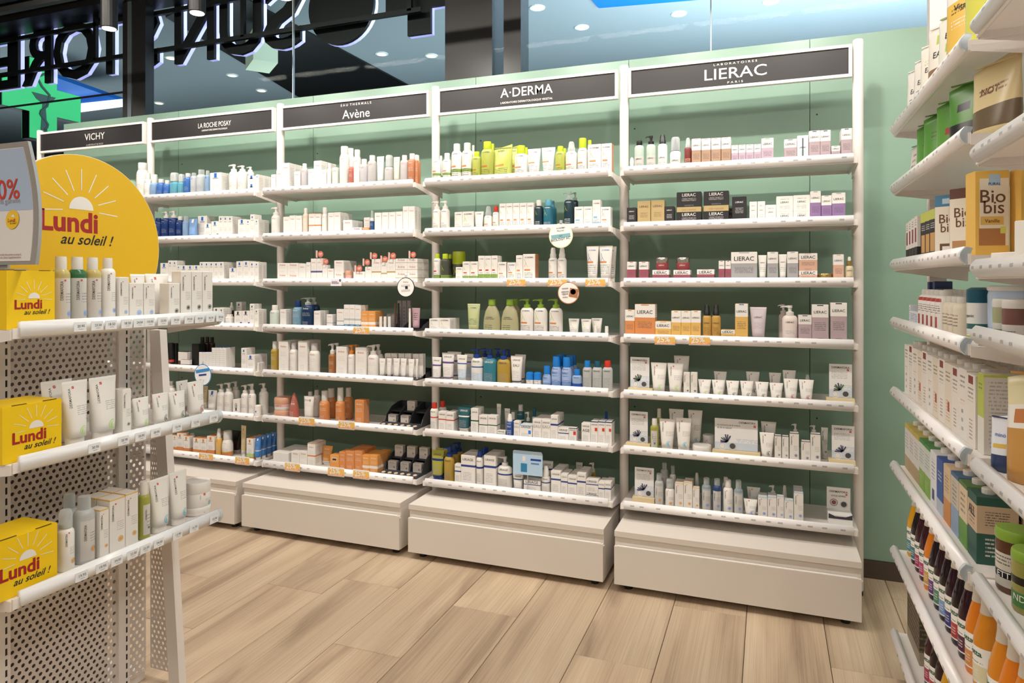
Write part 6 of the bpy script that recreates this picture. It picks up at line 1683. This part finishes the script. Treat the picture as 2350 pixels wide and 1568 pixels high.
# fourth shelf
nat('bl_s', 'slim navy', '#2c3f7a', [(0, .25, '#b9c23a')], [P(.3, .7, .7, .8, 'W', 2)], []); nat('sm_b', 'small white and blue', '#dfe1e6', [], [P(.1, .9, .1, .9, 'dblu', 6)], []); nat('ry_b', 'white red and black shake', '#ece6e0', [], [P(.1, .9, .82, .92, '#b3322a', 0), P(.15, .85, .5, .75, 'K', 4), P(.3, .7, .1, .4, '#b3322a', 0)], [], 'p'); nat('sy_b', 'small cream', '#e6d8c0', [], [P(.15, .85, .3, .7, 'brn', 4)], [], 'p'); nat('or_b', 'white organic', '#e9e6df', [(.28, .42, '#2a6a66'), (0, .1, '#a9c23a')], [P(.1, .8, .1, .24, 'gry', 3)], [('organic', .5, .62, .7, 'K')], 'p')
Z = RSA[3] + .0205
for i, (s, Y, w, d, h, nm) in enumerate([('sm_b', 2.66, .02, .05, .06, 'small white and blue carton'), ('bl_s', 2.63, .03, .05, .138, 'slim navy carton'), ('bl_s', 2.595, .036, .05, .112, 'slim navy carton'), ('bl_s', 2.553, .03, .05, .14, 'slim navy carton'), ('bl_s', 2.513, .036, .05, .115, 'slim navy carton')]):
    o = product('box', w, d, h, None, s, None); place(o, xs + .04 + (.05 if i else 0), Y, Z); rput(o, nm, 3, Y, cat='box')
o = product('box', .14, .03, .04, None, 'sm_b', None); place(o, xs + .025, 2.56, Z); rput(o, 'low white and blue carton', 3, 2.56, cat='box')
for i in range(5):
    for j in range(2):
        Y = 2.45 - i * .058; o = product('bot', .054, .054, .115, .1, 'ry_b', 'M'); place(o, xs + .03 + j * .058, Y, Z); rput(o, 'white shake bottle with red print', 3, Y, cat='bottle', rear='1' if j else '')
for i in range(3): Y = 2.14 - i * .054; o = product('bot', .05, .05, .1, .085, 'sy_b', 'M'); place(o, xs + .03, Y, Z); rput(o, 'small cream bottle with white cap', 3, Y, cat='bottle')
o = product('roll', .05, .05, .125, .09, 'or_b', 'T'); place(o, xs + .04, 1.945, Z, -70); rput(o, 'white canister with teal cap', 3, 1.945, cat='canister')
nat('can_b', 'pale blue milk powder', '#b4cae6', [(.0, .3, '#8fb4e2')], [P(2.1, 2.9, .25, .8, 'gry', 12)], [('Lait', .45, .66, .4, '#2456b0'), ('cello', .5, .45, .5, '#2456b0')], 'p')
Zb = RSB[3] + .0205
o = product('jar', .14, .14, .13, .12, 'can_b', 'M'); place(o, RX + .135, 1.845, Z, -35); rput(o, 'large pale blue milk powder canister', 3, 1.845, cat='canister')
nat('jr_g', 'glass jar green labelled', '#b7b88a', [(.0, .45, '#ece9e0')], [P(.3, .7, .1, .25, '#3f8f3a', 0)], [], 'f'); nat('jr_r', 'glass jar dark contents', '#8a5a52', [(.0, .45, '#ece6e0')], [P(.2, .8, .15, .3, 'dgry', 2)], [], 'f')
for s, Y, nm in (('jr_g', 1.62, 'small glass jar with green label'), ('jr_r', 1.56, 'small glass jar with dark contents')):
    o = product('jar', .05, .05, .075, .06, s, 'M'); place(o, RX + .04, Y, Zb, -60); rput(o, nm, 'fourth', Y, 'nearer right bay', 'jar')
# fifth level, near end: cereal box, pasta bag, water bottle
nat('cer', 'yellow green cereal', '#e3e0d2', [(.45, 1, '#b8c81c')], [P(.2, .8, .8, .9, 'dgrn', 2), P(2.08, 2.92, .08, .92, 'gry', 18), P(1.9, 3.1, 0, .96, '#d9d3ca', 0), P(2.08, 2.92, .08, .92, 'gry', 18), P(4.08, 4.92, .08, .92, 'gry', 18)], [])
Zb = RSB[4] + .0205; Z = RSA[4] + .0205
o = product('box', .045, .11, .175, None, 'cer', None); place(o, xs + .06, 1.785, Z); rput(o, 'yellow green cereal carton', 4, 1.785, cat='box')
nat('pas', 'clear bag of yellow pasta', '#e6dca8', [(0, .5, '#c98f2a'), (.5, .72, '#ece8de')], [P(.15, .5, .55, .68, '#c9762a', 0)], [('la Vie', .5, .6, .5, 'dgry')], 'p', ); o = bag('pas', .13, .09, .21); place(o, RX + .085, 1.56, Zb, -40); rput(o, 'clear bag of yellow pasta', 'fifth', 1.5, 'nearer right bay', 'bag')
nat('blu_p', 'white and blueberry', '#dfe3ee', [(0, .3, '#2f3f6a')], [P(.2, .8, .42, .5, '#dcb62a', 0)], [('minö', .5, .66, .6, '#2456b0')], 'p'); o = bag('blu_p', .045, .03, .11); place(o, RX + .038, 1.64, Zb, -50); rput(o, 'white and blueberry pouch', 'fifth', 1.625, 'nearer right bay', 'pouch')
# green lidded jars on the sixth level of the nearer bay
nat('gj_b', 'brown', '#6a3c1c', [(.12, .75, '#e6dfd0')], [P(.1, .9, .28, .42, 'K', 0), P(.1, .7, .5, .7, 'K', 3)], [('ETTE', .5, .35, .6, 'W')], 'f'); nat('gj_y', 'yellow green', '#a7a03c', [(.12, .75, '#e9e4d6'), (.12, .4, '#4f9a44')], [P(.1, .6, .55, .7, 'K', 0)], [('NDE', .5, .3, .6, 'W')], 'f')
Zb = RSB[5] + .0205
for i, (s, X, Y) in enumerate([('gj_b', .06, 1.632), ('gj_y', .06, 1.54), ('gj_y', .06, 1.462), ('gj_y', .14, 1.6), ('gj_b', .062, 1.38)]):
    o = product('jar', .075 if s == 'gj_b' else .07, .07, .125 if s == 'gj_b' else .115, .105 if s == 'gj_b' else .097, s, 'Q'); place(o, RX + X, Y, Zb, -50); rput(o, DES[s][0] + ' glass jar with green lid', 'sixth', Y, 'nearer right bay', 'jar')
Zb = RSB[6] + .0205
for i, c in enumerate(['gold', 'org', 'org']): Y = 1.63 - i * .066; o = juice(c, '#e3d8a8' if c == 'gold' else '#e08a2a'); place(o, RX + .04, Y, Zb, -70); rput(o, JN[c] + ' juice bottle', 'lowest', Y, 'nearer right bay', 'bottle')
# ================================================================= labels: every product told apart
def plural(s):
    return s + 'es' if s.endswith(('box', 'ss', 'ch')) else s[:-1] + 'ies' if s.endswith('ry') else s + 's'
from collections import defaultdict
grp = defaultdict(list)
for rec in PEND: grp[(rec[1], rec[2], rec[4])].append(rec)
for (look, plc, rear), L in grp.items():
    L.sort(key=lambda r: r[3]); nn = len(L)
    pre = {'': '', 'rear': 'rear ', '1': 'second-row ', '2': 'third-row ', '3': 'fourth-row ', 'rear1': 'rearmost '}.get(rear, 'back ')
    for i, r in enumerate(L):
        t = r[0]
        if nn == 1: lab = '%s%s, %s' % (pre, look, plc)
        else:
            lab = '%s from left of %d %s%s, %s' % (ORD[i], nn, pre, plural(look), plc)
            if len(lab.split()) > 16: lab = '%s of %d %s%s, %s' % (ORD[i], nn, pre, plural(look), plc)
        t['label'] = lab; t['category'] = r[5]; t['group'] = '%s, %s' % (plural(look), plc)
